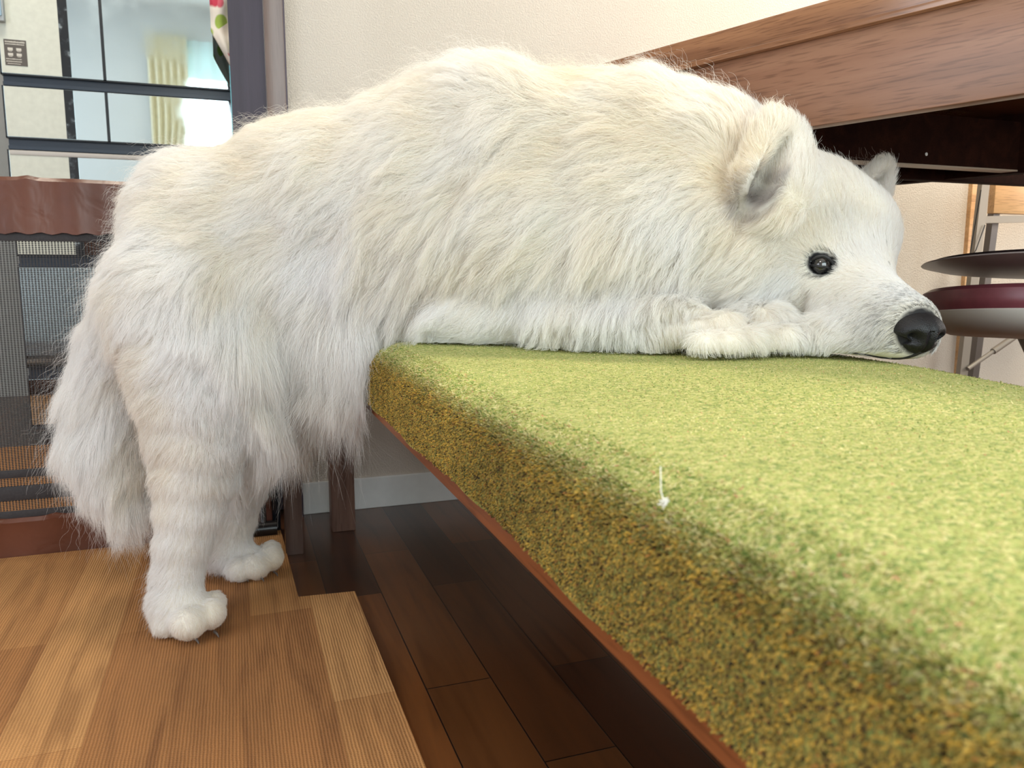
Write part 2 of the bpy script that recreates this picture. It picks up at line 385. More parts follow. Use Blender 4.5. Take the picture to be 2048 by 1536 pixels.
def cloth(u, v):
    # u across from the left corner to the jamb side, v from the top down; the hem runs to a point
    top = 1.27; xl = A0[0] + (A2[0] - A0[0]) * max(0, (v - 0.58)) / 0.42; xr = A2[0] + 0.012
    zt = top; zb = A2[2]
    z = zt + (zb - zt) * v
    x = xl + (xr - xl) * u
    return (x, CY_ + 0.008 * math.sin(u * 9 + v * 3) + 0.004 * math.sin(v * 15), z)
b = BM(); grid_mesh(b, cloth, 16, 30)
o = finish('floral_cloth', b, fl.m); sd = o.modifiers.new('t', 'SOLIDIFY'); sd.thickness = 0.0015
tag(o, 'cream cloth with red and green flowers hanging beside the dark doorway panel', 'cloth')

# curtains at the window behind the camera, mirrored in the refrigerator doors
M_CURT = plain('cream_curtain_cloth', (214, 208, 180), 0.85, noise=0.06, scale=30)
def sheer():
    m = bpy.data.materials.new('sheer_blue_white'); m.use_nodes = True; t = m.node_tree; t.nodes.clear()
    o = t.nodes.new('ShaderNodeOutputMaterial'); a = t.nodes.new('ShaderNodeBsdfDiffuse'); c = t.nodes.new('ShaderNodeBsdfTranslucent'); x = t.nodes.new('ShaderNodeMixShader')
    a.inputs[0].default_value = (0.72, 0.86, 0.88, 1); c.inputs[0].default_value = (0.55, 0.72, 0.74, 1); x.inputs[0].default_value = 0.35
    t.links.new(a.outputs[0], x.inputs[1]); t.links.new(c.outputs[0], x.inputs[2]); t.links.new(x.outputs[0], o.inputs[0]); return m
def curtain(name, x0, x1, label, pinch):
    b = BM()
    def f(u, v):
        z = 2.14 - 1.84 * v; k = 1 - pinch * math.exp(-((v - 0.55) / 0.16) ** 2)
        xc = x0 + (x1 - x0) * u * k
        return (xc, FRONT_Y + 0.05 + 0.018 * math.sin(u * 34) * (0.4 + 0.6 * k), z)
    grid_mesh(b, f, 90, 40); o = finish(name, b, M_CURT); sd = o.modifiers.new('t', 'SOLIDIFY'); sd.thickness = 0.002
    tag(o, label, 'curtain')
curtain('curtain', -0.50, -0.24, 'gathered cream curtain mirrored in the right refrigerator door, left of the bright window', 0.35)
b = BM()
grid_mesh(b, lambda u, v: (-0.32 + 1.95 * u, FRONT_Y + 0.025 + 0.006 * math.sin(u * 120), 2.12 - 0.26 * v), 200, 6)
tag(finish('sheer_valance', b, sheer()), 'short pleated pale valance mirrored in the refrigerator above the bright window', 'curtain')
# ------------------------------------------------------------------ roll-up mesh pet gate
GY = 1.462; GX0, GX1 = -0.95, 0.058
gt = empty('pet_gate', (-0.3, GY, 0.0), 'black mesh pet gate with brown leather-look bands behind the dog', 'pet gate')
lm = N('brown_leatherette'); lm.set(Roughness=0.38)
n_ = lm.n('ShaderNodeTexNoise', i_Scale=9.0, i_Detail=4.0); lm.l(lm.coord(), n_.inputs['Vector'])
lm.base(lm.ramp(n_.outputs[0], [(0.3, srgb(80, 43, 29)), (0.7, srgb(100, 56, 39))]))
n2_ = lm.n('ShaderNodeTexNoise', i_Scale=22.0, i_Detail=2.0, i_Distortion=1.0); lm.l(lm.coord(), n2_.inputs['Vector']); lm.bump(n2_.outputs[0], 0.3, 0.005)
M_LEATH = lm.m
def band(z0, z1, thick, wr, sag):
    b = BM(); n = 140
    prof = [(-thick, z0), (-thick * 0.8, z0 + (z1 - z0) * 0.5), (-thick * 1.15, z1 - 0.006), (-thick * 0.5, z1), (thick * 0.5, z1), (thick, z1 - 0.006), (thick, z0)]
    rows = []
    for i in range(n + 1):
        x = GX0 + (GX1 - GX0) * i / n
        k = sum(math.exp(-((x - c) / 0.010) ** 2) for c in (-0.302, -0.392, -0.62, -0.135))
        k2 = wr * (math.sin(x * 61) * 0.5 + math.sin(x * 143 + 1) * 0.3)
        rows.append([b.verts.new((x, GY + py + k2 * (0.4 if j in (0, 2) else 1.0) - k * 0.004 * (j in (1, 2)), pz + (0.0035 * k if j in (2, 3, 4) else 0) + sag * math.sin(x * 17) * (1 if 1 < j < 6 else 0.6 if pz > z0 else 0) + (0.0018 * math.sin(x * 190) if pz == z0 and z0 > 0.1 else 0))) for j, (py, pz) in enumerate(prof)])
    for r0, r1 in zip(rows[:-1], rows[1:]):
        for j in range(len(prof)):
            k = (j + 1) % len(prof); b.faces.new((r0[j], r1[j], r1[k], r0[k]))
    b.faces.new(rows[0]); b.faces.new(rows[-1][::-1])
    return b
finish('top_band', band(0.535, 0.622, 0.009, 0.0035, 0.001), M_LEATH, gt)
finish('bottom_band', band(0.003, 0.068, 0.009, 0.003, 0.0005), M_LEATH, gt)
ms = N('black_mesh_netting'); ms.set(Roughness=0.6); ms.b.inputs['Base Color'].default_value = (*srgb(44, 40, 40), 1)
g = ms.n('ShaderNodeNewGeometry'); sx = ms.n('ShaderNodeSeparateXYZ'); ms.l(g.outputs['Position'], sx.inputs[0])
P_ = 0.0046
a1 = ms.math('SINE', ms.math('MULTIPLY', sx.outputs[0], 2 * math.pi / P_)); a2 = ms.math('SINE', ms.math('MULTIPLY', sx.outputs[2], 2 * math.pi / (P_ * 1.5)))
b1 = ms.math('SINE', ms.math('MULTIPLY', ms.math('ADD', ms.math('MULTIPLY', sx.outputs[0], 0.5), ms.math('MULTIPLY', sx.outputs[2], 0.8)), 2 * math.pi / P_))
b2 = ms.math('SINE', ms.math('MULTIPLY', ms.math('SUBTRACT', ms.math('MULTIPLY', sx.outputs[0], 0.5), ms.math('MULTIPLY', sx.outputs[2], 0.8)), 2 * math.pi / P_))
hole = ms.math('GREATER_THAN', ms.math('MULTIPLY', b1, b2), -0.06)
ms.l(ms.math('SUBTRACT', 1.0, hole), ms.b.inputs['Alpha'])
b = BM(); box(b, GX0 + 0.003, GX1 - 0.003, GY - 0.0004, GY + 0.0004, 0.06, 0.54); finish('mesh_panel', b, ms.m, gt, smooth=False)
M_WEB = plain('black_webbing', (48, 44, 46), 0.7, noise=0.2, scale=300, bump=0.3)
b = BM(); box(b, GX0, GX1, GY - 0.003, GY + 0.002, 0.523, 0.538, 0.001); box(b, GX0, GX1, GY - 0.003, GY + 0.002, 0.066, 0.080, 0.001); finish('webbing_hem', b, M_WEB, gt)
for z0, z1 in ((0.098, 0.122), (0.136, 0.150)):
    b = BM(); box(b, GX0, GX1, GY - 0.004, GY - 0.0008, z0, z1, 0.001); finish('strap', b, M_WEB, gt)
b = BM(); box(b, GX1 - 0.012, GX1 + 0.003, GY - 0.016, GY + 0.004, 0.0, 0.62, 0.003); box(b, GX1 - 0.045, GX1 - 0.010, GY - 0.012, GY + 0.004, 0.10, 0.135, 0.003); finish('end_bracket', b, M_BLACK, gt)
b = BM(); tube(b, [(GX1 - 0.050, GY - 0.03, 0.014), (GX1 - 0.005, GY - 0.03, 0.014)], 0.014, 14); tube(b, [(GX1 - 0.028, GY - 0.03, 0.02), (GX1 - 0.028, GY - 0.012, 0.10)], 0.006); finish('bracket_foot', b, plain('black_rubber', (24, 20, 20), 0.3), gt)
# dark chair frame glimpsed through the netting

# ------------------------------------------------------------------ bench with green woven cover
BT = 0.383; BX0, BX1, BY0, BY1 = 0.163, 0.700, -0.42, 1.445
bn = empty('bench', (0.41, 0.5, 0.0), 'long wooden dining bench under a green woven cover, the dog leaning across it', 'bench')
b = BM()
box(b, BX0 + 0.004, BX0 + 0.03, BY0, BY1, 0.284, 0.345, 0.002); box(b, BX1 - 0.03, BX1 - 0.004, BY0, BY1, 0.284, 0.345, 0.002)
box(b, BX0 + 0.004, BX1 - 0.004, BY0, BY0 + 0.03, 0.284, 0.345, 0.002); box(b, BX0 + 0.004, BX1 - 0.004, BY1 - 0.03, BY1, 0.284, 0.345, 0.002)
box(b, BX0 + 0.01, BX1 - 0.01, BY0 + 0.01, BY1 - 0.01, 0.335, 0.358)
finish('seat_frame', b, M_BENCHW, bn)
for x in (BX0 - 0.013, BX1 - 0.045):
    for y in (BY1 - 0.032, BY0 + 0.05):
        b = BM(); box(b, x, x + 0.042, y, y + 0.045, 0.0, 0.30, 0.0015); finish('leg', b, M_LEGW, bn)
# cover: one cross section swept along the bench
RL = 0.046
def sec(s):
    """cross-section of the cover: from the lower left hem, over the top, to the lower right hem"""
    zl = 0.302
    L1 = BT - RL * 0.95 - zl; L2 = math.pi / 2 * RL; L3 = (BX1 - BX0) - 2 * RL; Ls = [L1, L2, L3, L2, L1]
    T = sum(Ls); d = s * T
    if d < L1: return BX0 - 0.004, zl + d, -1, 0
    d -= L1
    if d < L2:
        a = d / RL; return BX0 - 0.004 + RL * (1 - math.cos(a)), BT - RL * 0.95 + RL * 0.95 * math.sin(a), -math.cos(a), math.sin(a)
    d -= L2
    if d < L3: return BX0 - 0.004 + RL + d * (L3 + 0.008) / L3, BT, 0, 1
    d -= L3
    if d < L2:
        a = math.pi / 2 - d / RL; return BX1 + 0.004 - RL * (1 - math.cos(a)), BT - RL * 0.95 + RL * 0.95 * math.sin(a), math.cos(a), math.sin(a)
    d -= L2
    return BX1 + 0.004, BT - RL * 0.95 - d, 1, 0
TOT = 2 * (BT - RL * 0.95 - 0.302) + math.pi * RL + (BX1 - BX0) - 2 * RL
def sagv(x, y):
    # the cushion gives way a little along the table side near the camera, and under the dog's head and paws
    a = -0.016 / (1 + np.exp(-(x - 0.58) / 0.035)) / (1 + np.exp((y - 0.54) / 0.045))
    return a - 0.0050 * np.exp(-((x - 0.66) / 0.13) ** 2 - ((y - 0.74) / 0.13) ** 2)
def btop(x, y):
    """height of the pile's tips"""
    return BT - 0.003 + 0.0035 * np.sin(y * 7.0 + 1.1) * np.sin(x * 9) + 0.002 * np.sin(y * 17 + x * 11) + sagv(x, y) + 0.0022
def wob(x, y): return float(btop(x, y)) - BT - 0.0022
def cov(u, v):
    x, z, nx, nz = sec(u); y = BY0 - 0.006 + (BY1 - BY0 + 0.012) * v
    k = wob(x, y)
    return (x + nx * k * 0.6, y, z + nz * k + (0.0035 * math.sin(y * 31) if u < 0.001 or u > 0.999 else 0))
gc = N('green_boucle_weave'); gc.set(Roughness=0.95)
v = gc.n('ShaderNodeTexVoronoi', i_Scale=420.0, i_Randomness=1.0); gc.l(gc.coord(), v.inputs['Vector'])
sc_ = gc.n('ShaderNodeSeparateColor'); gc.l(v.outputs['Color'], sc_.inputs[0])
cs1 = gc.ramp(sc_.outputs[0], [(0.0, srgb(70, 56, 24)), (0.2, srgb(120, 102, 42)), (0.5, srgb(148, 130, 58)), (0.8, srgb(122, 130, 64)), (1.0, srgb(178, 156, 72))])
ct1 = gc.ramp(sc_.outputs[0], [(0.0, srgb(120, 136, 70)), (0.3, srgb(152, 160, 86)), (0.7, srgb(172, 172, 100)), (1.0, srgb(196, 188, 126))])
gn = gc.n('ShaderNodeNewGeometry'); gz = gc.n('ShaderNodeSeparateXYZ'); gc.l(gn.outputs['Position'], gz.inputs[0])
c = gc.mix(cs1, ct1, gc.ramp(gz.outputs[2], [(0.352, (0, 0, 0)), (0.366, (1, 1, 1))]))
gc.base(c); gc.bump(v.outputs['Distance'], 0.9, -0.002)
M_COVER = gc.m
b = BM(); rows = grid_mesh(b, cov, 90, 150)
b.faces.new([rows[i][0] for i in range(91)]); b.faces.new([rows[i][150] for i in range(90, -1, -1)])
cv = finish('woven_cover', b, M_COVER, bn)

# ------------------------------------------------------------------ table
C1 = at(1620, 253, 0.85); C2 = atz(2048, 187, C1[2]); AZ0 = C1[2]
d1 = np.array([C2[0] - C1[0], C2[1] - C1[1]]); d1 /= np.linalg.norm(d1); n1 = np.array([-d1[1], d1[0]])   # n1 points away from the bench
if n1[0] < 0: n1 = -n1
def tp(s, o): return (C1[0] + d1[0] * s + n1[0] * o, C1[1] + d1[1] * s + n1[1] * o)
tb = empty('dining_table', (1.0, 0.75, 0.0), 'dark walnut dining table rising above the bench at the right', 'table')
TZ0, TZ1 = 0.764, 0.806
SF = 0.52; SN = -0.42; TW = 0.80
M_TOP = wood('walnut_table_edge', (120, 80, 56), (150, 106, 76), (172, 126, 94), axis=1, rough=0.22, rot=math.radians(-20.5), coat=0.5, scale=1.2)
M_APR = wood('walnut_apron', (116, 80, 60), (134, 94, 72), (148, 108, 84), axis=1, rough=0.35, rot=math.radians(-20.5))
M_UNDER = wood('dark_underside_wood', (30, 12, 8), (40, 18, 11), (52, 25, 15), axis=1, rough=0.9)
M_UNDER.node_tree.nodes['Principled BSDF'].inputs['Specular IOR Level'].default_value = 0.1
b = BM()
lo = [(-SF, -0.0), (-SN, -0.0), (-SN, TW), (-SF, TW)]
prism(b, [tp(-SN, -0.004), tp(-SN, TW), tp(-SF, TW), tp(-SF, -0.004)], TZ0 + 0.006, TZ1, 0.002)
prism(b, [tp(-SN, -0.010), tp(-SN, TW), tp(-SF, TW), tp(-SF, -0.010)], TZ0, TZ0 + 0.0075, 0.001)
# the long edge seen from the bench is a deep chamfer, higher towards the near end
q = [atz(1270, 140, TZ1 + 0.002), atz(1640, 0, TZ1 + 0.002)]
finish('table_top', b, M_TOP, tb)
b = BM(); prism(b, [tp(-SN - 0.03, 0.0), tp(-SN - 0.03, 0.024), tp(-SF + 0.05, 0.024), tp(-SF + 0.05, 0.0)], AZ0, TZ0, 0.001); finish('apron', b, M_APR, tb)
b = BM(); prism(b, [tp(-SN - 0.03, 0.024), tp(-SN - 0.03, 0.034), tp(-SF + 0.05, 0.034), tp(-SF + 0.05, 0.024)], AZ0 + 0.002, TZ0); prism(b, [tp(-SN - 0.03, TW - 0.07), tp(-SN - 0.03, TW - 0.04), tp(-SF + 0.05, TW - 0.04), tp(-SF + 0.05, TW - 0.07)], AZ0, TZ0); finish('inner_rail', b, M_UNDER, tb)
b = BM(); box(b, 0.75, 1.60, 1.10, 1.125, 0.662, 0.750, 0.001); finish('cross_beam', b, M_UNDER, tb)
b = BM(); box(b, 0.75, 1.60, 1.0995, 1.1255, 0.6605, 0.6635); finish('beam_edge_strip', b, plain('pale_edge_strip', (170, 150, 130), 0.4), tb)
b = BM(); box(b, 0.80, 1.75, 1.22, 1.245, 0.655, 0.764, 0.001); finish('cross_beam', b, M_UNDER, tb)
pb = at(1855, 308, 1.0975)
b = BM(); lathe(b, [(0.0030, -0.002), (0.0030, 0.0), (0.0012, 0.0012)], (0, 0, 0), 12); bmesh.ops.rotate(b, cent=(0, 0, 0), matrix=Matrix.Rotation(math.radians(90), 3, 'X'), verts=b.verts); bmesh.ops.translate(b, vec=Vector((pb[0], 1.0995, pb[2])), verts=b.verts); finish('screw_cap', b, plain('white_cap', (230, 226, 220), 0.4), tb)
for s, o_ in ((-SF + 0.06, TW - 0.09), (-SN - 0.09, TW - 0.09), (-SN - 0.09, 0.04), ):
    x, y = tp(s, o_)
    b = BM(); box(b, x - 0.03, x + 0.03, y - 0.03, y + 0.03, 0, TZ0, 0.003); finish('leg', b, M_LEGW, tb)

# ------------------------------------------------------------------ stacked folding stools beyond the bench
M_MAROON = plain('maroon_vinyl', (122, 62, 70), 0.35, noise=0.08, scale=90, bump=0.1)
M_PAN = plain('grey_seat_pan', (196, 190, 180), 0.6)
M_DARKSEAT = plain('black_vinyl', (30, 24, 26), 0.4)
M_DSHELL = plain('taupe_shell', (150, 138, 134), 0.3)
M_STEEL = plain('brushed_steel', (150, 142, 132), 0.5, metal=0.4)
M_PALEWOOD = wood('pale_ply', (196, 150, 104), (214, 170, 122), (226, 186, 140), axis=0)
def seatpad(name, mat, mat2, c, tiltx, tilty, r, label, dark=False):
    t = empty(name, c, label, 'stool')
    R_ = Matrix.Rotation(tiltx, 4, 'X') @ Matrix.Rotation(tilty, 4, 'Y')
    b = BM()
    if dark:
        lathe(b, [(r * 0.86, 0.0), (r * 0.93, 0.002), (r * 0.9, 0.006), (r * 0.5, 0.010)], c, 64, R_)
        finish('cushion', b, mat, t)
        b = BM(); lathe(b, [(r * 0.30, -0.013), (r * 0.62, -0.011), (r * 0.88, -0.006), (r, -0.001), (r * 0.99, 0.001), (r * 0.9, -0.001)], c, 64, R_)
        finish('seat_pan', b, mat2, t)
    else:
        lathe(b, [(r * 0.97, -0.004), (r * 0.995, 0.004), (r, 0.014), (r * 0.985, 0.026), (r * 0.93, 0.032), (r * 0.6, 0.035), (r * 0.2, 0.035)], c, 64, R_)
        finish('cushion', b, mat, t)
        b = BM(); lathe(b, [(r * 0.4, -0.036), (r * 0.74, -0.034), (r * 0.90, -0.024), (r * 0.975, -0.010), (r * 0.985, -0.003), (r * 0.97, 0.0)], c, 64, R_)
        finish('seat_pan', b, mat2, t)
    return t
SC = at(2082, 628, 0.82); s1 = seatpad('folding_stool', M_MAROON, M_PAN, Vector((SC[0] + 0.01, SC[1], SC[2])), math.radians(-4), math.radians(4), 0.165, 'maroon round padded folding stool with grey pan, beyond the bench')
SD = at(2088, 530, 0.82); s2 = seatpad('folding_stool', M_DARKSEAT, M_DSHELL, Vector((SD[0] + 0.01, SD[1], SD[2])), math.radians(-4), math.radians(4), 0.165, 'black round folding stool lying upturned above the maroon one', dark=True)
def bar(bm, p, q, wd, th, n=None):
    p = Vector(p); q = Vector(q); d = (q - p); L = d.length; d.normalize()
    side = Vector((1, 0, 0)); side = (side - d * side.dot(d)).normalized(); up = d.cross(side)
    vs = []
    for e in (p, q):
        for a_, c_ in ((-1, -1), (1, -1), (1, 1), (-1, 1)): vs.append(bm.verts.new(e + side * a_ * wd / 2 + up * c_ * th / 2))
    for k in range(4): bm.faces.new((vs[k], vs[(k + 1) % 4], vs[4 + (k + 1) % 4], vs[4 + k]))
    bm.faces.new(vs[:4][::-1]); bm.faces.new(vs[4:])
for t, dx in ((s1, 0.0),):
    for a_, c_ in (((1925, 760), (1962, 365)),):
        pass
    b = BM(); x0 = SC[0]
    for sx_ in (0.10, 0.17):
        tube(b, [(x0 + sx_, SC[1] - 0.10, SC[2] - 0.03), (x0 + sx_, SC[1] + 0.13, 0.008)], 0.009, 12)
    finish('leg', b, M_STEEL, t)
    b = BM()
    for sx_ in (0.09, 0.18):
        tube(b, [(x0 + sx_, SC[1] + 0.10, SC[2] - 0.03), (x0 + sx_, SC[1] - 0.13, 0.008)], 0.009, 12)
    finish('leg', b, M_STEEL, t)
# folding step chair leaning against the back wall
LY = 1.38
sc = empty('folding_chair', (at(1975, 700, LY)[0], LY, 0.0), 'steel framed folding chair with pale wooden board, against the back wall', 'folding chair')
def P3(x, y, Y=LY): return tuple(at(x, y, Y))
b = BM()
bar(b, P3(1972, 330), P3(1925, 735, LY - 0.02), 0.024, 0.012)
lo_ = Vector(P3(1925, 735, LY - 0.02)); hi_ = Vector(P3(1972, 330)); dd = (lo_ - hi_).normalized(); k = lo_.z / -dd.z
bar(b, lo_, lo_ + dd * k, 0.024, 0.012); finish('front_leg', b, M_STEEL, sc)
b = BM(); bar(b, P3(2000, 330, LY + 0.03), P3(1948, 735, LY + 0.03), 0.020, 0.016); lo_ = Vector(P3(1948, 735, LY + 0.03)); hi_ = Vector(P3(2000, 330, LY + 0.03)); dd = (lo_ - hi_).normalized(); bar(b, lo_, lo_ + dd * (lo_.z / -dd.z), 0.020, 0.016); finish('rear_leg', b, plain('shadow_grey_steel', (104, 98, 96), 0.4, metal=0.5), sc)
b = BM(); bar(b, P3(1955, 440), P3(2150, 436), 0.016, 0.016); finish('cross_rail', b, M_STEEL, sc)
b = BM(); box(b, P3(1997, 400)[0], P3(1997, 400)[0] + 0.32, LY + 0.01, LY + 0.028, P3(2000, 426)[2], P3(2000, 340)[2], 0.002); finish('board', b, M_PALEWOOD, sc)
b = BM(); tube(b, [P3(1935, 738, LY - 0.03), P3(1990, 700, LY - 0.03)], 0.005); tube(b, [P3(1986, 703, LY - 0.03), P3(2120, 610, LY - 0.03)], 0.0075); finish('brace', b, M_STEEL, sc)
b = BM(); tube(b, [P3(1962, 380, LY - 0.015), P3(1950, 450, LY - 0.02), P3(1938, 520, LY - 0.02), P3(1952, 500, LY - 0.018), P3(1970, 450, LY - 0.015)], 0.0012, 6); finish('cord', b, M_BLACK, sc)
# pale wooden corner trim on the back wall
xt = at(1935, 500, WY)[0]
b = BM(); box(b, xt - 0.014, xt + 0.010, WY - 0.012, WY + 0.001, 0.0, 2.36, 0.001); room('trim_2', b, M_PALEWOOD)

# ------------------------------------------------------------------ the dog: one distance-field body, then fur
VX = 0.0042
LO = np.array([-0.30, 0.42, -0.012]); HI = np.array([0.96, 1.42, 0.86])
NG = np.ceil((HI - LO) / VX).astype(int) + 1
D = np.full(NG, 0.10, np.float32)
AX = [LO[i] + VX * np.arange(NG[i]) for i in range(3)]
def win(lo, hi):
    i0 = np.clip(((lo - LO) / VX).astype(int), 0, NG - 1); i1 = np.clip(((hi - LO) / VX).astype(int) + 2, 1, NG)
    return tuple(slice(a, c) for a, c in zip(i0, i1))
def smin(a, b_, k):
    h = np.maximum(k - np.abs(a - b_), 0) / k
    return np.minimum(a, b_) - h * h * k * 0.25
def smax(a, b_, k): return -smin(-a, -b_, k)
def capsule(X, Y, Z, a, c, ra, rc):
    ba = c - a; L2 = float(ba @ ba) + 1e-12
    px_, py_, pz_ = X - a[0], Y - a[1], Z - a[2]
    h = np.clip((px_ * ba[0] + py_ * ba[1] + pz_ * ba[2]) / L2, 0, 1)
    dx, dy, dz = px_ - ba[0] * h, py_ - ba[1] * h, pz_ - ba[2] * h
    return np.sqrt(dx * dx + dy * dy + dz * dz) - (ra + (rc - ra) * h)
def ellipsoid(X, Y, Z, c, r, R=None):
    q = [X - c[0], Y - c[1], Z - c[2]]
    if R is not None:
        q = [q[0] * R[0][j] + q[1] * R[1][j] + q[2] * R[2][j] for j in range(3)]   # local axes are R's columns
    k0 = np.sqrt((q[0] / r[0]) ** 2 + (q[1] / r[1]) ** 2 + (q[2] / r[2]) ** 2)
    k1 = np.sqrt((q[0] / r[0] ** 2) ** 2 + (q[1] / r[1] ** 2) ** 2 + (q[2] / r[2] ** 2) ** 2) + 1e-9
    return k0 * (k0 - 1.0) / k1
def apply(fn, lo, hi, k, op='add'):
    s = win(np.array(lo) - k - 0.012, np.array(hi) + k + 0.012)
    X = AX[0][s[0]][:, None, None].astype(np.float32); Y = AX[1][s[1]][None, :, None].astype(np.float32); Z = AX[2][s[2]][None, None, :].astype(np.float32)
    d = fn(X, Y, Z).astype(np.float32)
    D[s] = smin(D[s], d, k) if op == 'add' else smax(D[s], -d, k)
def cap(p, q, k=0.03, op='add'):
    """p, q: (px, py, Y, radius in photograph pixels)"""
    a = at(*p[:3]); c = at(*q[:3]); ra = pxr(*p[:3], p[3]); rc = pxr(*q[:3], q[3])
    m_ = max(ra, rc); lo = np.minimum(a, c) - m_; hi = np.maximum(a, c) + m_
    apply(lambda X, Y, Z: capsule(X, Y, Z, a, c, ra, rc), lo, hi, k, op)
def ell(p, r, R=None, k=0.02, op='add'):
    c = at(*p) if len(p) == 3 and not isinstance(p, np.ndarray) else p
    m_ = max(r); apply(lambda X, Y, Z: ellipsoid(X, Y, Z, c, r, R), c - m_, c + m_, k, op)
def chain(pts, k=0.03):
    """one limb: a polyline of (px, py, Y, radius) with even tapers, joined to the body once"""
    A = [at(*p[:3]) for p in pts]; R_ = [pxr(*p[:3], p[3]) for p in pts]
    lo = np.min([a - r for a, r in zip(A, R_)], 0); hi = np.max([a + r for a, r in zip(A, R_)], 0)
    def fn(X, Y, Z):
        d = None
        for i in range(len(A) - 1):
            e = capsule(X, Y, Z, A[i], A[i + 1], R_[i], R_[i + 1]); d = e if d is None else smin(d, e, 0.006)
        return d
    apply(fn, lo, hi, k)
# trunk
cap((398, 452, 1.17, 108), (436, 490, 1.14, 128), 0.05)
cap((418, 462, 1.15, 128), (640, 412, 1.12, 145), 0.05)
cap((640, 418, 1.12, 152), (880, 372, 1.07, 168), 0.05)
cap((880, 362, 1.07, 158), (1000, 315, 1.03, 152), 0.05)
cap((820, 450, 1.06, 162), (1080, 480, 0.99, 168), 0.05)
cap((1010, 338, 1.03, 160), (1250, 345, 0.97, 158), 0.05)
cap((1060, 500, 0.97, 150), (1290, 490, 0.92, 165), 0.05)
cap((1240, 345, 0.96, 158), (1430, 352, 0.89, 145), 0.05)
cap((1290, 500, 0.90, 155), (1450, 500, 0.84, 130), 0.05)
cap((570, 570, 1.13, 130), (775, 570, 1.08, 120), 0.05)
cap((560, 655, 1.14, 100), (700, 640, 1.10, 92), 0.05)
# haunches and hind legs
CLAWS = []
chain([(370, 600, 1.10, 136), (395, 700, 1.085, 130), (405, 780, 1.08, 116), (400, 860, 1.077, 94), (394, 940, 1.075, 73), (384, 1010, 1.072, 57), (370, 1080, 1.07, 46), (359, 1140, 1.07, 41), (356, 1205, 1.066, 43)], 0.04)
chain([(450, 620, 1.22, 120), (495, 720, 1.235, 104), (512, 820, 1.24, 80), (498, 900, 1.245, 60), (482, 965, 1.25, 46), (468, 1030, 1.255, 37), (458, 1085, 1.257, 34)], 0.04)
def toe(px, py, Y, r, sx=1.0):
    c = at(px, py, Y); rr = pxr(px, py, Y, r); c[2] = max(c[2], rr * 0.85 + 0.004)
    ell(c, (rr * sx, rr * 1.0, rr * 0.92), None, 0.0035); CLAWS.append((c, rr, 0))
# near hind paw, pointing towards the bench and a little to the camera
cap((355, 1215, 1.065, 40), (385, 1225, 1.045, 33), 0.02)
toe(338, 1244, 1.052, 28); toe(378, 1244, 1.024, 33); toe(419, 1228, 1.034, 29); toe(426, 1206, 1.066, 23)
# far hind paw
cap((458, 1108, 1.255, 33), (500, 1120, 1.235, 27), 0.02)
toe(482, 1138, 1.215, 24); toe(512, 1132, 1.208, 25); toe(540, 1116, 1.222, 24); toe(540, 1102, 1.245, 20)
# tail
chain([(272, 590, 1.20, 50), (240, 680, 1.22, 58), (222, 780, 1.225, 64), (218, 870, 1.22, 64), (232, 935, 1.21, 52), (248, 985, 1.20, 34)], 0.03)
# forelegs: the near forearm lies along the bench under the chest, both paws together before the cheek
cap((905, 640, 0.955, 42), (1110, 640, 0.90, 42), 0.03)
cap((1110, 645, 0.88, 42), (1330, 655, 0.80, 44), 0.03)
cap((1330, 655, 0.80, 44), (1440, 664, 0.750, 44), 0.02)
def btoe(px, py, Y, r, k=0.0035):
    c = at(px, py, Y); rr = pxr(px, py, Y, r); c[2] = btop(c[0], c[1]) + rr * 0.84 + 0.001
    ell(c, (rr * 1.05, rr, rr * 0.92), None, k); CLAWS.append((c, rr, 1))
btoe(1410, 676, 0.724, 30); btoe(1455, 676, 0.714, 31); btoe(1492, 668, 0.720, 31); btoe(1505, 655, 0.739, 29)
cap((1480, 652, 0.785, 44), (1540, 660, 0.758, 46), 0.02)
btoe(1530, 676, 0.730, 31); btoe(1565, 668, 0.727, 33); btoe(1580, 660, 0.747, 30)
# head
fwd = np.array([0.86, -0.50, -0.10]); fwd /= np.linalg.norm(fwd)
hup = np.array([0.10, -0.02, 1.0]); hup -= fwd * (hup @ fwd); hup /= np.linalg.norm(hup)
hrt = np.cross(fwd, hup)                  # towards the dog's right: the camera side
HR = np.stack([fwd, hrt, hup], 1)
HC = at(1630, 458, 0.845)
u_ = pxr(1640, 440, 0.845, 1.0)           # metres per pixel at the head
def hp(f, r, z): return HC + (fwd * f + hrt * r + hup * z) * u_
print('head m/px', u_, 'fwd px', [round(float(x), 1) for x in (fwd @ RT, hrt @ RT, hup @ RT)])
ell(hp(0, 0, 0), (126 * u_, 118 * u_, 120 * u_), HR, 0.03)
ell(hp(50, 0, -8), (82 * u_, 84 * u_, 82 * u_), HR, 0.03)
cap((1690, 480, 0.82, 88), (1702, 530, 0.79, 76), 0.03)
cap((1560, 440, 0.86, 128), (1500, 470, 0.86, 135), 0.04)
cap((1560, 545, 0.82, 95), (1640, 560, 0.80, 85), 0.03)
def hcap(a, c, ra, rc, k=0.02, op='add'):
    A = hp(*a); C = hp(*c); m_ = max(ra, rc) * u_
    apply(lambda X, Y, Z: capsule(X, Y, Z, A, C, ra * u_, rc * u_), np.minimum(A, C) - m_, np.maximum(A, C) + m_, k, op)
NP = at(1836, 662, 0.628)                 # tip of the nose
MB = at(1706, 612, 0.748)
def seg(a, c, ra, rc, k=0.02, op='add'):
    m_ = max(ra, rc); apply(lambda X, Y, Z: capsule(X, Y, Z, a, c, ra, rc), np.minimum(a, c) - m_, np.maximum(a, c) + m_, k, op)
mdir = (NP - MB); ML = np.linalg.norm(mdir); mdir /= ML
mr = np.cross(mdir, np.array([0, 0, 1.0])); mr /= np.linalg.norm(mr)
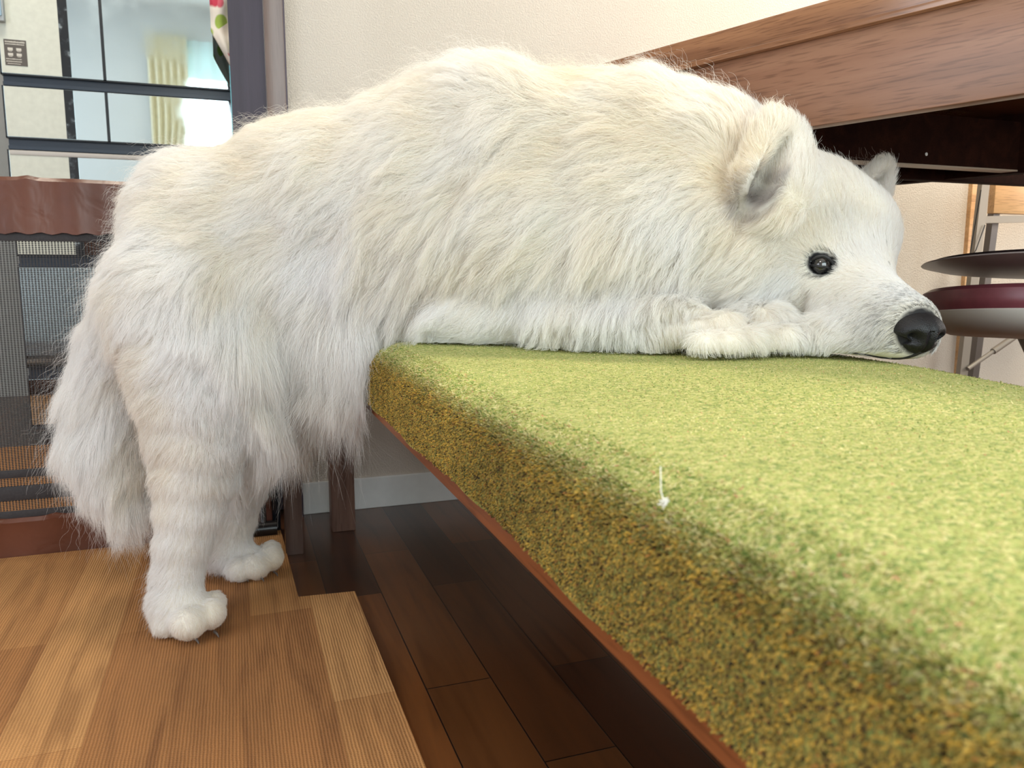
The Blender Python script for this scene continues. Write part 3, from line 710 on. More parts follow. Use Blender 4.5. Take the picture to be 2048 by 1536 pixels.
seg(MB, MB + mdir * ML * 0.78, 86 * u_, 47 * u_, 0.03)
seg(MB + mr * 20 * u_ + np.array([0, 0, -30 * u_]), MB + mdir * ML * 0.78 + mr * 10 * u_ + np.array([0, 0, -14 * u_]), 64 * u_, 40 * u_, 0.02)
seg(MB - mr * 20 * u_ + np.array([0, 0, -30 * u_]), MB + mdir * ML * 0.78 - mr * 10 * u_ + np.array([0, 0, -14 * u_]), 64 * u_, 40 * u_, 0.02)
seg(MB + np.array([0, 0, 20 * u_]), MB + mdir * ML * 0.85 + np.array([0, 0, 12 * u_]), 46 * u_, 26 * u_, 0.02)
seg(MB + np.array([0, 0, -62 * u_]), MB + mdir * ML * 0.72 + np.array([0, 0, -34 * u_]), 46 * u_, 30 * u_, 0.02)
cap((1640, 676, 0.720, 36), (1795, 690, 0.658, 24), 0.03)
# ears
def ear(base, tip, wdir, w_, th, facing):
    ax = tip - base; L = np.linalg.norm(ax); ax /= L
    wd = wdir - ax * (wdir @ ax); wd /= np.linalg.norm(wd)
    nn = np.cross(ax, wd); nn = nn if nn @ facing > 0 else -nn
    R = np.stack([wd, nn, ax], 1)
    c = base + ax * L * 0.42
    ell(c, (w_, th, L * 0.60), R, 0.014)
    ell(base + ax * L * 0.10, (w_ * 1.0, th * 1.5, L * 0.38), R, 0.02)
    cc = base + ax * L * 0.28 + nn * th * 0.95 - wd * w_ * 0.34
    tl = math.radians(-16)
    R2 = np.stack([wd * math.cos(tl) + ax * math.sin(tl), nn, ax * math.cos(tl) - wd * math.sin(tl)], 1)
    ell(cc, (w_ * 0.36, th * 1.7, L * 0.52), R2, 0.004, 'sub')
    return cc, nn, R2
EB = at(1545, 400, 0.755); ET = at(1574, 230, 0.775)
ecc, enn, ER = ear(EB, ET, RT * 1.0 + FW * 0.25, 64 * u_, 26 * u_, -FW - RT * 0.3)
FB = at(1732, 400, 0.860); FT = at(1779, 322, 0.860)
fcc, fnn, FR = ear(FB, FT, RT * 0.9 + FW * 0.4, 36 * u_, 17 * u_, FW * 0.3 + RT)
# the bench top and the floor press the body flat
s_ = win(np.array([BX0, 0.42, 0]), HI)
Z_ = AX[2][s_[2]][None, None, :].astype(np.float32)
X_ = AX[0][s_[0]][:, None, None]; Y_ = AX[1][s_[1]][None, :, None]
D[s_] = smax(D[s_], (btop(X_, Y_) + 0.002 - Z_).astype(np.float32) * np.ones_like(D[s_]), 0.012)
Z_ = AX[2][None, None, :].astype(np.float32); D[:] = smax(D, (0.0055 - Z_) * np.ones_like(D), 0.004)
# eye sockets
def sample(P, A=None):
    A = D if A is None else A
    g = np.clip((P - LO) / VX, 0, np.array(A.shape) - 1.001); i = g.astype(int); f = (g - i).astype(np.float32)
    r = 0
    for dx in (0, 1):
        for dy in (0, 1):
            for dz in (0, 1):
                w__ = (f[:, 0] if dx else 1 - f[:, 0]) * (f[:, 1] if dy else 1 - f[:, 1]) * (f[:, 2] if dz else 1 - f[:, 2])
                r = r + w__ * A[i[:, 0] + dx, i[:, 1] + dy, i[:, 2] + dz]
    return r
def grad(P, e=0.005):
    g = np.stack([sample(P + np.eye(3)[j] * e) - sample(P - np.eye(3)[j] * e) for j in range(3)], 1)
    return g / (np.linalg.norm(g, axis=1, keepdims=True) + 1e-9)
def surf(px, py, o=CAM):
    r = FW + RT * (px - CX) / F - UP * (py - CY) / F
    t = np.arange(0.45, 1.5, 0.0008); Q = o + r * t[:, None]; inside = (Q > LO).all(1) & (Q < HI).all(1)
    d = np.where(inside, sample(Q), 1.0); k = np.argmax(d < 0)
    return Q[k]
def crease(pts, r, k=0.010):
    Q_ = [surf(*p) for p in pts]
    for a, c in zip(Q_[:-1], Q_[1:]):
        rr = r * u_; a2 = a - (CAM - a) * 0; seg(a + (CAM - a) / np.linalg.norm(CAM - a) * rr * 0.25, c + (CAM - c) / np.linalg.norm(CAM - c) * rr * 0.25, rr, rr, k, 'sub')
crease([(1492, 415), (1482, 455), (1462, 500)], 11)
crease([(1612, 590), (1604, 640)], 7)
crease([(1330, 640), (1420, 622), (1500, 628)], 9)
EYE = surf(1643, 527); en = grad(EYE[None])[0]
EYE2 = EYE - 2 * ((EYE - HC) @ hrt) * hrt
print('eye', EYE, en, 'hc', HC)
for e_ in (EYE, EYE2):
    ell(e_, (19 * u_,) * 3, None, 0.006, 'sub')

def surface_nets(D):
    ins = D < 0
    c = np.zeros(tuple(np.array(D.shape) - 1), np.int8)
    for dx in (0, 1):
        for dy in (0, 1):
            for dz in (0, 1):
                c += ins[dx:D.shape[0] - 1 + dx, dy:D.shape[1] - 1 + dy, dz:D.shape[2] - 1 + dz]
    act = (c > 0) & (c < 8); idx = np.argwhere(act); n = len(idx)
    ids = np.full(c.shape, -1, np.int64); ids[act] = np.arange(n)
    acc = np.zeros((n, 3)); cnt = np.zeros(n)
    for axis in range(3):
        o1, o2 = [a for a in range(3) if a != axis]
        for u in (0, 1):
            for v in (0, 1):
                p = idx.copy(); p[:, o1] += u; p[:, o2] += v
                q = p.copy(); q[:, axis] += 1
                a = D[p[:, 0], p[:, 1], p[:, 2]]; b_ = D[q[:, 0], q[:, 1], q[:, 2]]
                m_ = (a < 0) != (b_ < 0); t = np.where(m_, a / np.where(m_, a - b_, 1), 0)
                pos = p.astype(float); pos[:, axis] += t
                acc[m_] += pos[m_]; cnt[m_] += 1
    V = LO + VX * acc / cnt[:, None]
    Fs = []
    for axis in range(3):
        o1, o2 = (axis + 1) % 3, (axis + 2) % 3
        sl = [slice(None)] * 3; sl2 = [slice(None)] * 3; sl[axis] = slice(0, -1); sl2[axis] = slice(1, None)
        a = ins[tuple(sl)]; b_ = ins[tuple(sl2)]
        e = np.argwhere(a != b_); e = e[(e[:, o1] > 0) & (e[:, o2] > 0) & (e[:, o1] < ids.shape[o1]) & (e[:, o2] < ids.shape[o2])]
        sg = a[e[:, 0], e[:, 1], e[:, 2]]
        q = []
        for u, v in ((1, 1), (0, 1), (0, 0), (1, 0)):
            p = e.copy(); p[:, o1] -= u; p[:, o2] -= v; q.append(ids[p[:, 0], p[:, 1], p[:, 2]])
        q = np.stack(q, 1); q[~sg] = q[~sg][:, ::-1]; Fs.append(q)
    return V, np.concatenate(Fs)
V, Q = surface_nets(D)
# keep only the one connected body
lab = np.arange(len(V))
for _ in range(400):
    m_ = np.minimum.reduce([lab[Q[:, k]] for k in range(4)]); new = lab.copy()
    for k in range(4): np.minimum.at(new, Q[:, k], m_)
    new = new[new]
    if (new == lab).all(): break
    lab = new
vals, cn = np.unique(lab, return_counts=True); keep = lab == vals[np.argmax(cn)]
print('body verts', len(V), 'pieces', len(vals))
remap = np.cumsum(keep) - 1; Q = remap[Q[keep[Q[:, 0]]]]; V = V[keep]
dog = empty('dog', (0.0, 1.15, 0.0), 'fluffy white dog standing on the floor mat and resting its head on the green bench', 'dog')
OFF = np.array(dog.location)
me = bpy.data.meshes.new('body'); me.from_pydata((V - OFF).tolist(), [], Q.tolist()); me.update()
for p in me.polygons: p.use_smooth = True
body = bpy.data.objects.new('body', me); lk(body, dog)
NOSE = NP; 
def skin_mask(P):
    """dark bare skin: eye rims, lips, nose surround, inside of the ears -> 0..1"""
    k = np.zeros(len(P))
    for e_ in (EYE, EYE2):
        q = P - e_; dd = np.sqrt((q @ fwd / 1.15) ** 2 + (q @ hup / 0.95) ** 2 + (q @ hrt / 1.6) ** 2); k = np.maximum(k, np.clip((27 * u_ - dd) / (5 * u_), 0, 1))
        q2 = q - (fwd * 24 - hup * 12) * u_; k = np.maximum(k, np.clip((12 * u_ - np.linalg.norm(q2, axis=1)) / (5 * u_), 0, 1))
    k = np.maximum(k, np.clip((43 * u_ - np.linalg.norm(P - NOSE, axis=1)) / (7 * u_), 0, 1))
    return k
def ear_mask(P):
    k = np.zeros(len(P))
    for c_, R_, sc in ((ecc, ER, 1.0), (fcc, FR, 0.8)):
        q = (P - c_) @ R_
        k = np.maximum(k, np.clip(1.5 - np.sqrt((q[:, 0] / (25 * u_ * sc)) ** 2 + (q[:, 1] / (60 * u_ * sc)) ** 2 + ((q[:, 2] + 42 * u_) / (44 * u_ * sc)) ** 2), 0, 1))
    return np.clip(k, 0, 1)
lowlip = lambda P: np.clip(1.2 - np.abs(((P - MB) @ mdir) / ML - 0.75) / 0.28, 0, 1) * np.clip((BT - 0.006 + 22 * u_ - P[:, 2]) / (8 * u_), 0, 1) * (P[:, 0] > MB[0])
sk_ = np.maximum(skin_mask(V), lowlip(V) * 0.9); er_ = ear_mask(V)
col = np.ones((len(V), 4)); base_c = np.array([0.80, 0.75, 0.66])
col[:, :3] = base_c * (1 - sk_[:, None]) + np.array([0.012, 0.011, 0.012]) * sk_[:, None]
col[:, :3] = col[:, :3] * (1 - er_[:, None]) + np.array([0.06, 0.04, 0.037]) * er_[:, None]
at_ = me.color_attributes.new('skin', 'FLOAT_COLOR', 'POINT'); at_.data.foreach_set('color', col.ravel())
bmn = N('dog_undercoat'); bmn.set(Roughness=0.9)
aa = bmn.n('ShaderNodeAttribute', attribute_name='skin'); bmn.base(aa.outputs['Color'])
me.materials.append(bmn.m)

# nose leather
def sphere_obj(name, c, r, R, mat, parent, seg=32, rings=20, shape=None):
    b = BM(); bmesh.ops.create_uvsphere(b, u_segments=seg, v_segments=rings, radius=1.0)
    for v in b.verts:
        p = np.array(v.co)
        if shape: p = shape(p)
        v.co = Vector(c + R @ (p * np.array(r)))
    return finish(name, b, mat, parent)
mu = np.cross(mr, mdir); MR = np.stack([mdir, mr, mu], 1)
nm = N('nose_leather'); nm.set(Roughness=0.42, Specular_IOR_Level=0.35); nm.b.inputs['Base Color'].default_value = (0.009, 0.0085, 0.010, 1)
vv = nm.n('ShaderNodeTexVoronoi', i_Scale=900.0); nm.l(nm.coord(), vv.inputs['Vector']); nm.bump(vv.outputs['Distance'], 0.5, 0.0006)
def nshape(p):
    x, y, z = p
    # blunt front, flat top, philtrum groove, two nostrils with side slits
    y2 = y * (1.0 - 0.28 * max(0, -z)) * (1 + 0.10 * max(0, x))
    z2 = z * (0.88 if z > 0 else 1.0)
    x2 = x
    if x > 0:
        x2 -= 0.14 * math.exp(-(y / 0.10) ** 2) * (1 if z < 0.25 else 0.3)
        for s in (-1, 1):
            x2 -= 0.42 * math.exp(-((y - s * 0.50) / 0.19) ** 2 - ((z + 0.12) / 0.24) ** 2)
    for s in (-1, 1):
        if x > -0.35: y2 -= s * 0.30 * math.exp(-((x - 0.35) / 0.35) ** 2 - ((z + 0.30) / 0.13) ** 2) * (1 if s * y > 0.2 else 0)
    return np.array([x2, y2, z2])
nose = sphere_obj('nose', at(1832, 661, 0.632), (42 * u_, 41 * u_, 37 * u_), MR, nm.m, dog, 64, 44, nshape)
lp = N('black_lip'); lp.set(Roughness=0.4); lp.b.inputs['Base Color'].default_value = (0.015, 0.013, 0.014, 1)
b = BM()
lipp = []
for t in np.linspace(0, 1, 14):
    P_l = at(1846 - 150 * t, 694 + 12 * math.sin(t * 1.9), 0.625 + 0.06 * t)
    g_ = grad(P_l[None])[0]; d_ = sample(P_l[None])[0]; P_l = P_l - g_ * (d_ - 0.0005); P_l[2] = max(P_l[2], btop(P_l[0], P_l[1]) + 0.004); lipp.append(P_l)
tube(b, lipp, [0.0026 - 0.0018 * t for t in np.linspace(0, 1, 14)], 8); finish('lip', b, lp.m, dog)

# eyes: dark brown ball, cornea shine, black lids
em_ = N('dark_eye'); em_.set(Roughness=0.06, Coat_Weight=1.0, Coat_Roughness=0.02, Specular_IOR_Level=0.6)
g_ = em_.n('ShaderNodeAttribute', attribute_name='iris'); em_.base(g_.outputs['Color'])
lid = N('black_eyelid'); lid.set(Roughness=0.5); lid.b.inputs['Base Color'].default_value = (0.012, 0.011, 0.012, 1)
for e_, side in ((EYE, 1), (EYE2, -1)):
    nrm = en if side == 1 else en - 2 * (en @ hrt) * hrt
    look = nrm * 0.9 + fwd * 0.35; look /= np.linalg.norm(look)
    c = e_ - nrm * 9.5 * u_
    r_ = 17.5 * u_
    x_ = fwd - nrm * (fwd @ nrm); x_ /= np.linalg.norm(x_); z_ = np.cross(x_, nrm); z_ = z_ if z_[2] > 0 else -z_
    ER2 = np.stack([x_, nrm, z_], 1)
    eb = sphere_obj('eye', c, (r_, r_, r_), ER2, em_.m, dog, 48, 32)
    n_v = len(eb.data.vertices); co = np.zeros(n_v * 3); eb.data.vertices.foreach_get('co', co); co = co.reshape(-1, 3) + OFF - c
    ang = (co / r_) @ look
    cl = np.ones((n_v, 4)); cl[:, :3] = (0.010, 0.009, 0.009)
    m_ = ang > 0.80; cl[m_, :3] = (0.020, 0.013, 0.010); cl[ang > 0.93, :3] = (0.004, 0.004, 0.004)
    ia = eb.data.color_attributes.new('iris', 'FLOAT_COLOR', 'POINT'); ia.data.foreach_set('color', cl.ravel())
    # lids: an almond ring laid over the ball
    b = BM(); ring = []
    for k in range(36):
        t = 2 * math.pi * k / 36; ca, sa = math.cos(t), math.sin(t)
        px_ = 21 * ca + (6 if ca > 0 else 0) * abs(ca) ** 2; pz_ = (11.0 if sa > 0 else 11.0) * sa * (1 - 0.22 * abs(ca)) - 5.5 * max(0, ca) ** 2 + 1.0
        q = x_ * px_ * u_ + z_ * pz_ * u_
        hgt = math.sqrt(max(0, (19.0 * u_) ** 2 - (min(18.6, math.hypot(px_, pz_)) * u_) ** 2))
        P_l = c + q + nrm * max(hgt, 6.0 * u_)
        ring.append(P_l)
    rr = [(3.1 if 0 < k < 18 else 2.4) * u_ + (1.6 * u_ if k in (35, 0, 1) else 0) for k in range(36)]
    tube(b, ring + [ring[0]], rr + [rr[0]], 8, cap=False); finish('eyelid', b, lid.m, dog)

# claws
M_CLAW = plain('dark_claw', (92, 82, 78), 0.4)
for c_, r_, k in CLAWS:
    dr = np.array([0.62, -0.78, 0.0]) if k == 0 else np.array([0.5, -0.86, 0.0])
    g0 = btop(c_[0], c_[1]) + 0.001 if k else 0.005
    p = c_ + dr * r_ * (0.80 if k else 0.60); p[2] = g0 + 0.005
    b = BM(); tube(b, [p - dr * 0.004 + np.array([0, 0, 0.003]), p + dr * 0.0025 + np.array([0, 0, 0.0005]), p + dr * 0.005 - np.array([0, 0, 0.003])], [0.0020, 0.0015, 0.0005], 8); finish('claw', b, M_CLAW, dog)

# ------------------------------------------------------------------ fur
# groom guides: photograph position, fur direction there (right, down), length in cm, lift, cream 0..1
G = [
 (300,340,-1,-.15,3.2,.45,.35),(380,300,-1,-.15,3.4,.45,.4),(520,250,-1,-.05,3.6,.40,.5),(700,210,-1,-.0,3.6,.36,.5),(880,170,-.95,-.2,4.0,.45,.5),(1000,125,-.7,-.7,5.0,.70,.35),
 (1080,150,-.9,-.3,4.5,.5,.5),(1200,160,-1,.0,3.6,.40,.6),(1330,170,-1,-.1,3.6,.40,.6),(1450,190,-.8,-.4,4.2,.55,.5),(1540,230,-.6,-.7,3.6,.6,.5),
 (255,480,-1,.35,3.4,.45,.2),(300,560,-.8,.6,3.8,.4,.15),(230,600,-.6,.8,3.8,.42,.15),(430,430,-.95,.3,4.0,.32,.3),(600,400,-.9,.35,4.2,.34,.3),(800,330,-.9,.35,4.2,.36,.35),
 (940,300,-.85,.45,4.8,.40,.35),(1050,260,-.85,.5,5.0,.42,.5),(1150,330,-.95,.25,4.6,.36,.5),(1300,330,-.95,.2,4.6,.36,.55),(1420,360,-.85,.4,4.6,.40,.55),
 (420,580,-.6,.8,4.2,.34,.15),(600,560,-.65,.75,5.0,.32,.15),(780,500,-.7,.7,5.4,.34,.25),(930,480,-.7,.65,5.6,.36,.35),(1080,450,-.75,.6,5.6,.36,.3),(1220,470,-.6,.8,5.6,.36,.25),(1380,470,-.6,.8,5.2,.40,.3),
 (520,680,-.15,1,7.0,.28,.1),(640,690,.05,1,10.5,.26,.1),(740,640,.0,1,10.5,.28,.15),(830,600,-.45,.9,7.5,.3,.15),(700,760,.12,1,11.5,.25,.1),(560,780,.08,1,11,.25,.1),(640,780,.10,1,12,.25,.1),
 (930,580,-.7,.6,4.8,.3,.3),(1060,580,-.45,.9,5.0,.3,.15),(1200,580,-.35,.95,5.2,.3,.1),(1320,560,-.5,.85,4.6,.34,.2),(1420,580,-.7,.6,4.0,.36,.25),
 (930,650,-.9,.35,2.2,.3,.05),(1020,665,-.8,.5,2.4,.3,.05),(1150,660,-.3,1,3.0,.3,.05),(1300,655,.1,.9,2.2,.35,.15),
 (1480,450,-.75,.65,4.2,.45,.5),(1480,560,-.7,.6,3.8,.42,.35),(1560,600,-.55,.8,2.8,.38,.2),(1500,620,-.8,.4,2.8,.35,.35),
 (1560,480,-.8,.4,2.6,.40,.3),(1610,480,-.8,-.1,1.5,.32,.2),(1600,560,-.7,.6,1.6,.30,.15),(1650,590,-.7,.6,0.9,.26,.15),(1640,490,-.7,-.6,0.8,.26,.2),
 (1630,350,-.5,-.8,1.4,.42,.25),(1690,390,-.4,-.85,1.2,.36,.15),(1740,400,-.2,-1,1.2,.40,.1),(1775,460,-.1,-1,1.1,.42,.05),(1740,500,-.4,-.8,0.8,.25,.05),
 (1750,570,-.6,-.5,0.6,.22,.05),(1800,610,-.8,-.4,0.45,.2,.0),(1700,600,-.8,.1,0.7,.22,.1),(1800,680,-.9,.3,0.5,.25,.0),(1740,680,-.8,.4,0.8,.28,.05),(1660,660,-.75,.55,1.1,.32,.15),(1625,640,-.6,.8,1.4,.35,.2),
 (1550,260,.1,-1,1.3,.45,.75),(1600,260,.3,-1,1.0,.35,.1),(1600,340,.1,-1,1.2,.3,.15),(1480,340,-.5,-.5,1.8,.5,.8),(1520,430,-.5,.8,1.6,.4,.6),
 (370,720,-.6,.75,3.0,.34,.05),(300,720,-.9,.4,3.0,.4,.3),(290,850,-.85,.5,2.6,.42,.3),(440,800,.0,1,3.0,.3,.05),(380,860,-.35,.95,2.4,.3,.08),(470,900,.5,.85,2.4,.36,.05),
 (310,960,-.85,.6,2.3,.42,.35),(380,980,-.1,1,2.0,.3,.15),(430,1020,.4,.9,1.6,.36,.05),(320,1080,-.8,.7,1.9,.42,.1),(370,1100,0,1,1.3,.3,.0),(310,1160,-.9,.5,1.9,.5,.1),(330,1210,-.7,.7,1.5,.4,.2),(395,1190,.3,.9,0.9,.35,.0),(350,1240,-.1,1,0.45,.35,.35),(390,1240,.2,1,0.45,.35,.45),(425,1225,.6,.8,0.45,.35,.35),
]
GF = [(540,900,.3,.95,2.8,.35,.05),(500,960,.2,1,2.2,.32,.05),(510,1010,.5,.85,1.6,.36,.0),(440,1060,-.8,.6,2.0,.45,.05),(425,1105,-.9,.5,2.2,.5,.1),(475,1080,.2,1,1.2,.3,.0),(490,1130,.1,1,0.6,.35,.3),(540,1115,.8,.5,0.6,.35,.3)]
GT = [(250,640,-.5,.9,4.0,.35,.2),(200,700,-.45,.9,4.6,.36,.2),(165,800,-.4,.9,5.0,.34,.2),(160,900,-.25,1,5.5,.34,.15),(190,990,-.15,1,6.5,.32,.15),(240,1030,-.0,1,6,.3,.15),(280,760,-.1,1,4,.3,.35),(270,900,-.0,1,5,.3,.35),(265,1000,.05,1,6,.3,.25),(225,850,-.25,1,5.5,.33,.25)]
GP = [(1350,640,.6,.6,1.5,.36,.15),(1420,655,.45,.8,1.0,.38,.1),(1470,665,.5,.75,.8,.38,.1),(1500,655,.7,.6,.8,.38,.05),(1530,640,.8,.4,.9,.36,.0),(1570,650,.75,.6,.8,.38,.0),(1600,670,.8,.6,0.8,.38,.0),(1400,690,.1,1,1.2,.35,.15),(1300,640,.3,.8,1.8,.36,.2)]
gx = np.array([230, 400, 880, 1200, 1450, 1600, 1700, 1840]); gy = np.array([1.13, 1.06, .93, .86, .76, .74, .72, .66])
gpos, gdir, gpar = [], [], []
for tabl, dep in ((G, None), (GF, 1.24), (GT, 1.19), (GP, 0.745)):
    for r in tabl:
        Yd = dep if dep else float(np.interp(r[0], gx, gy))
        gpos.append(at(r[0], r[1], Yd)); d = RT * r[2] - UP * r[3]; gdir.append(d / np.linalg.norm(d)); gpar.append(r[4:7])
gpos = np.array(gpos); gdir = np.array(gdir); gpar = np.array(gpar)
ndep = np.array([0] * len(G) + [1] * (len(GF) + len(GT)) + [2] * len(GP))
def groom(P):
    """softmax blend of the guides; the trunk's guides hold on both flanks (depth counts a little)"""
    out_d = np.zeros((len(P), 3)); out_p = np.zeros((len(P), 3))
    SX = np.array([1.0, 0.0, 1.0])
    for a in range(0, len(P), 40000):
        p = P[a:a + 40000]
        # compare along the trunk direction and height; depth weighted low, more for legs, tail, paws
        dv = p[:, None, :] - gpos[None]
        d2 = dv[..., 0] ** 2 + dv[..., 2] ** 2 + dv[..., 1] ** 2 * np.where(ndep == 0, 0.10, 0.8)[None]
        d2 = d2 + np.where(ndep == 2, 0.0, 0.0)[None]
        d2 -= d2.min(1, keepdims=True)
        w_ = np.exp(-d2 / 0.00075); w_ /= w_.sum(1, keepdims=True)
        out_d[a:a + 40000] = w_ @ gdir; out_p[a:a + 40000] = w_ @ gpar
    return out_d, out_p
K_ = [RNG.normal(0, 1, (14, 3)) * s for s in (22, 60, 170, 420)]
PH = [RNG.uniform(0, 6.28, (14, 3)) for _ in range(4)]
def fnoise(P, lvl):
    """smooth 3-vector noise"""
    o = np.zeros((len(P), 3))
    for j in range(14):
        o += np.sin((P @ K_[lvl][j])[:, None] + PH[lvl][j][None]) 
    return o / math.sqrt(7)
T3 = np.concatenate([Q[:, [0, 1, 2]], Q[:, [0, 2, 3]]])
ta, tb_, tc = V[T3[:, 0]], V[T3[:, 1]], V[T3[:, 2]]
an = np.cross(tb_ - ta, tc - ta); ar = np.linalg.norm(an, axis=1) * 0.5; cen = (ta + tb_ + tc) / 3
tn = grad(cen)
vd = CAM - cen; vd /= np.linalg.norm(vd, axis=1, keepdims=True)
facing = (tn * vd).sum(1)
dens = np.where(facing > -0.25, 1.0, 0.40)
dens *= np.where(np.linalg.norm(cen - MB, axis=1) < 0.12, 1.9, 1.0)       # short dense face fur
dens *= np.where((cen[:, 2] < 0.14), 1.4, 1.0)
dens *= np.where((cen[:, 2] < 0.42) & (cen[:, 0] < 0.24) & (cen[:, 0] > 0.0) & (cen[:, 2] > 0.28), 1.7, 1.0)
dens *= 1 - 0.93 * (ear_mask(cen) > 0.45)
dens *= np.where((cen[:, 2] < 0.47) & (cen[:, 0] > 0.50) & (cen[:, 1] < 0.86), 1.5, 1.0)
dens[(cen[:, 2] < BT + 0.007) & (cen[:, 0] > BX0) & (tn[:, 2] < -0.5)] = 0.02
dens[(cen[:, 2] < 0.008)] = 0
NF = FUR_COUNT
pr = ar * dens; pr /= pr.sum()
def roots(n, weight=None):
    p = pr if weight is None else weight
    t = RNG.choice(len(T3), n, p=p); r1 = np.sqrt(RNG.random(n))[:, None]; r2 = RNG.random(n)[:, None]
    return ta[t] * (1 - r1) + tb_[t] * r1 * (1 - r2) + tc[t] * r1 * r2
def make_strands(P0, KS, lmul=1.0, stray=False):
    n = len(P0)
    sk = np.maximum(skin_mask(P0), lowlip(P0) * 0.9)
    kp = sk < 0.35 + 0.4 * RNG.random(n)
    P0 = P0[kp]; sk = sk[kp]; n = len(P0)
    nn = grad(P0); gd, gp = groom(P0)
    L = gp[:, 0] * 0.01; lift = gp[:, 1]; cream = gp[:, 2]
    nz0 = fnoise(P0, 0); nz1 = fnoise(P0, 1); nz2 = fnoise(P0, 2)
    L = L * (1 + 0.13 * nz1[:, 0] + 0.20 * RNG.normal(0, 1, n)).clip(0.35, 1.6) * lmul
    em = ear_mask(P0); L = L * (1 - 0.70 * em)
    longness = np.clip((L - 0.008) / 0.035, 0, 1)[:, None]
    # swirl the flow in broad locks
    gd = gd + nz0 * 0.09 + nz1 * 0.13 * longness + nz2 * 0.10
    t = gd - nn * (gd * nn).sum(1, keepdims=True); t /= np.linalg.norm(t, axis=1, keepdims=True) + 1e-6
    lift = (lift * (1 + 0.14 * nz1[:, 1] + 0.22 * RNG.normal(0, 1, n))).clip(0.08, 1.2)
    if stray: lift = lift * 1.35 + 0.15; 
    jit = RNG.normal(0, 1, (n, 3)) * (0.10 if not stray else 0.28)
    pts = np.zeros((n, KS, 3)); pts[:, 0] = P0 - nn * 0.0015
    p = P0.copy(); st = (L / (KS - 1))[:, None]
    hmax = np.zeros(n)
    for k in range(1, KS):
        s = (k - 0.5) / (KS - 1)
        lf = lift[:, None] * (1.7 - 1.5 * s) 
        d = t * (1.0) + nn * lf + jit + np.array([0, 0, -1.0]) * (0.55 * s * s) * longness
        d /= np.linalg.norm(d, axis=1, keepdims=True)
        p = p + d * st
        inside = (p > LO + 0.01).all(1) & (p < HI - 0.01).all(1)
        ds = np.where(inside, sample(p), 0.05)
        want = np.minimum(0.0012 + lift * L * 0.34 * math.sin(math.pi * min(1, s * 1.1) * 0.5) * (1.0), 0.03)
        m_ = (ds < want) & inside
        if m_.any():
            g1 = grad(p[m_]); p[m_] += g1 * (want[m_] - ds[m_])[:, None] * 0.9
            # follow the new surface
            t2 = t[m_] - g1 * (t[m_] * g1).sum(1, keepdims=True); t2 /= np.linalg.norm(t2, axis=1, keepdims=True) + 1e-6; t[m_] = t2
        on = (p[:, 0] > BX0 - 0.008) & (p[:, 0] < BX1 + 0.01)
        zt_ = np.where(on & (p[:, 2] > BT - 0.05), btop(p[:, 0], p[:, 1]) + 0.0012, 0.0065)
        # on the rounded bench edge
        e = np.clip((BX0 + RL - p[:, 0]) / RL, 0, 1); zt_ = np.where(on & (p[:, 2] > BT - 0.05), zt_ - RL * (1 - np.sqrt(1 - np.minimum(e, 0.98) ** 2)), zt_)
        under = on & (p[:, 2] <= BT - 0.05) & (p[:, 2] > 0.25) & (p[:, 0] < BX0 + 0.05); p[under, 0] = BX0 - 0.012
        p[:, 2] = np.maximum(p[:, 2], zt_)
        # clumps and waves ride on top, growing to the tip
        pts[:, k] = p
    return P0, pts, L, cream, longness, nn, sk, em, t
from mathutils import kdtree
def clump(P0, pts, L, frac, amt, scale_noise):
    n, KS, _ = pts.shape; nc = max(10, int(n * frac)); ci = RNG.choice(n, nc, replace=False)
    kd = kdtree.KDTree(nc)
    wpos = P0 + fnoise(P0, 2) * scale_noise
    for a, i in enumerate(ci): kd.insert(wpos[i], a)
    kd.balance()
    own = np.fromiter((kd.find(v)[1] for v in wpos), dtype=np.int64, count=n)
    lead = ci[own]; rel = pts[lead] - pts[lead][:, :1]
    target = pts[lead] * 1.0
    s = np.linspace(0, 1, KS)[None, :, None]
    a_ = (amt * (0.6 + 0.5 * RNG.random(n)))[:, None, None] * s ** 1.4
    dist = np.linalg.norm(P0 - P0[lead], axis=1); a_ = a_ * np.clip(1.4 - dist / 0.02, 0, 1)[:, None, None]
    lenr = np.clip(L / np.maximum(L[lead], 1e-5), 0.6, 1.25)[:, None, None]
    tgt = pts[lead][:, :1] + (target - pts[lead][:, :1]) * lenr
    return pts * (1 - a_) + tgt * a_, own
def wave(pts, L, own, nc, longness, amp0):
    n, KS, _ = pts.shape; s = np.linspace(0, 1, KS)[None, :]
    ph = RNG.uniform(0, 6.28, nc)[own] + RNG.normal(0, 0.5, n); fr = (RNG.uniform(0.7, 1.3, nc)[own] * L / 0.022)[:, None]
    d = pts[:, -1] - pts[:, 0]; d /= np.linalg.norm(d, axis=1, keepdims=True) + 1e-9
    u = np.cross(d, np.array([0.3, 0.8, 0.52])); u /= np.linalg.norm(u, axis=1, keepdims=True) + 1e-9; v = np.cross(d, u)
    am = (amp0 * longness[:, 0] * RNG.uniform(0.4, 1.5, n))[:, None] * s ** 0.8
    a = 2 * math.pi * fr * s + ph[:, None]
    return pts + (am * np.sin(a))[..., None] * u[:, None] + (am * np.cos(a * 0.9) * 0.6)[..., None] * v[:, None]
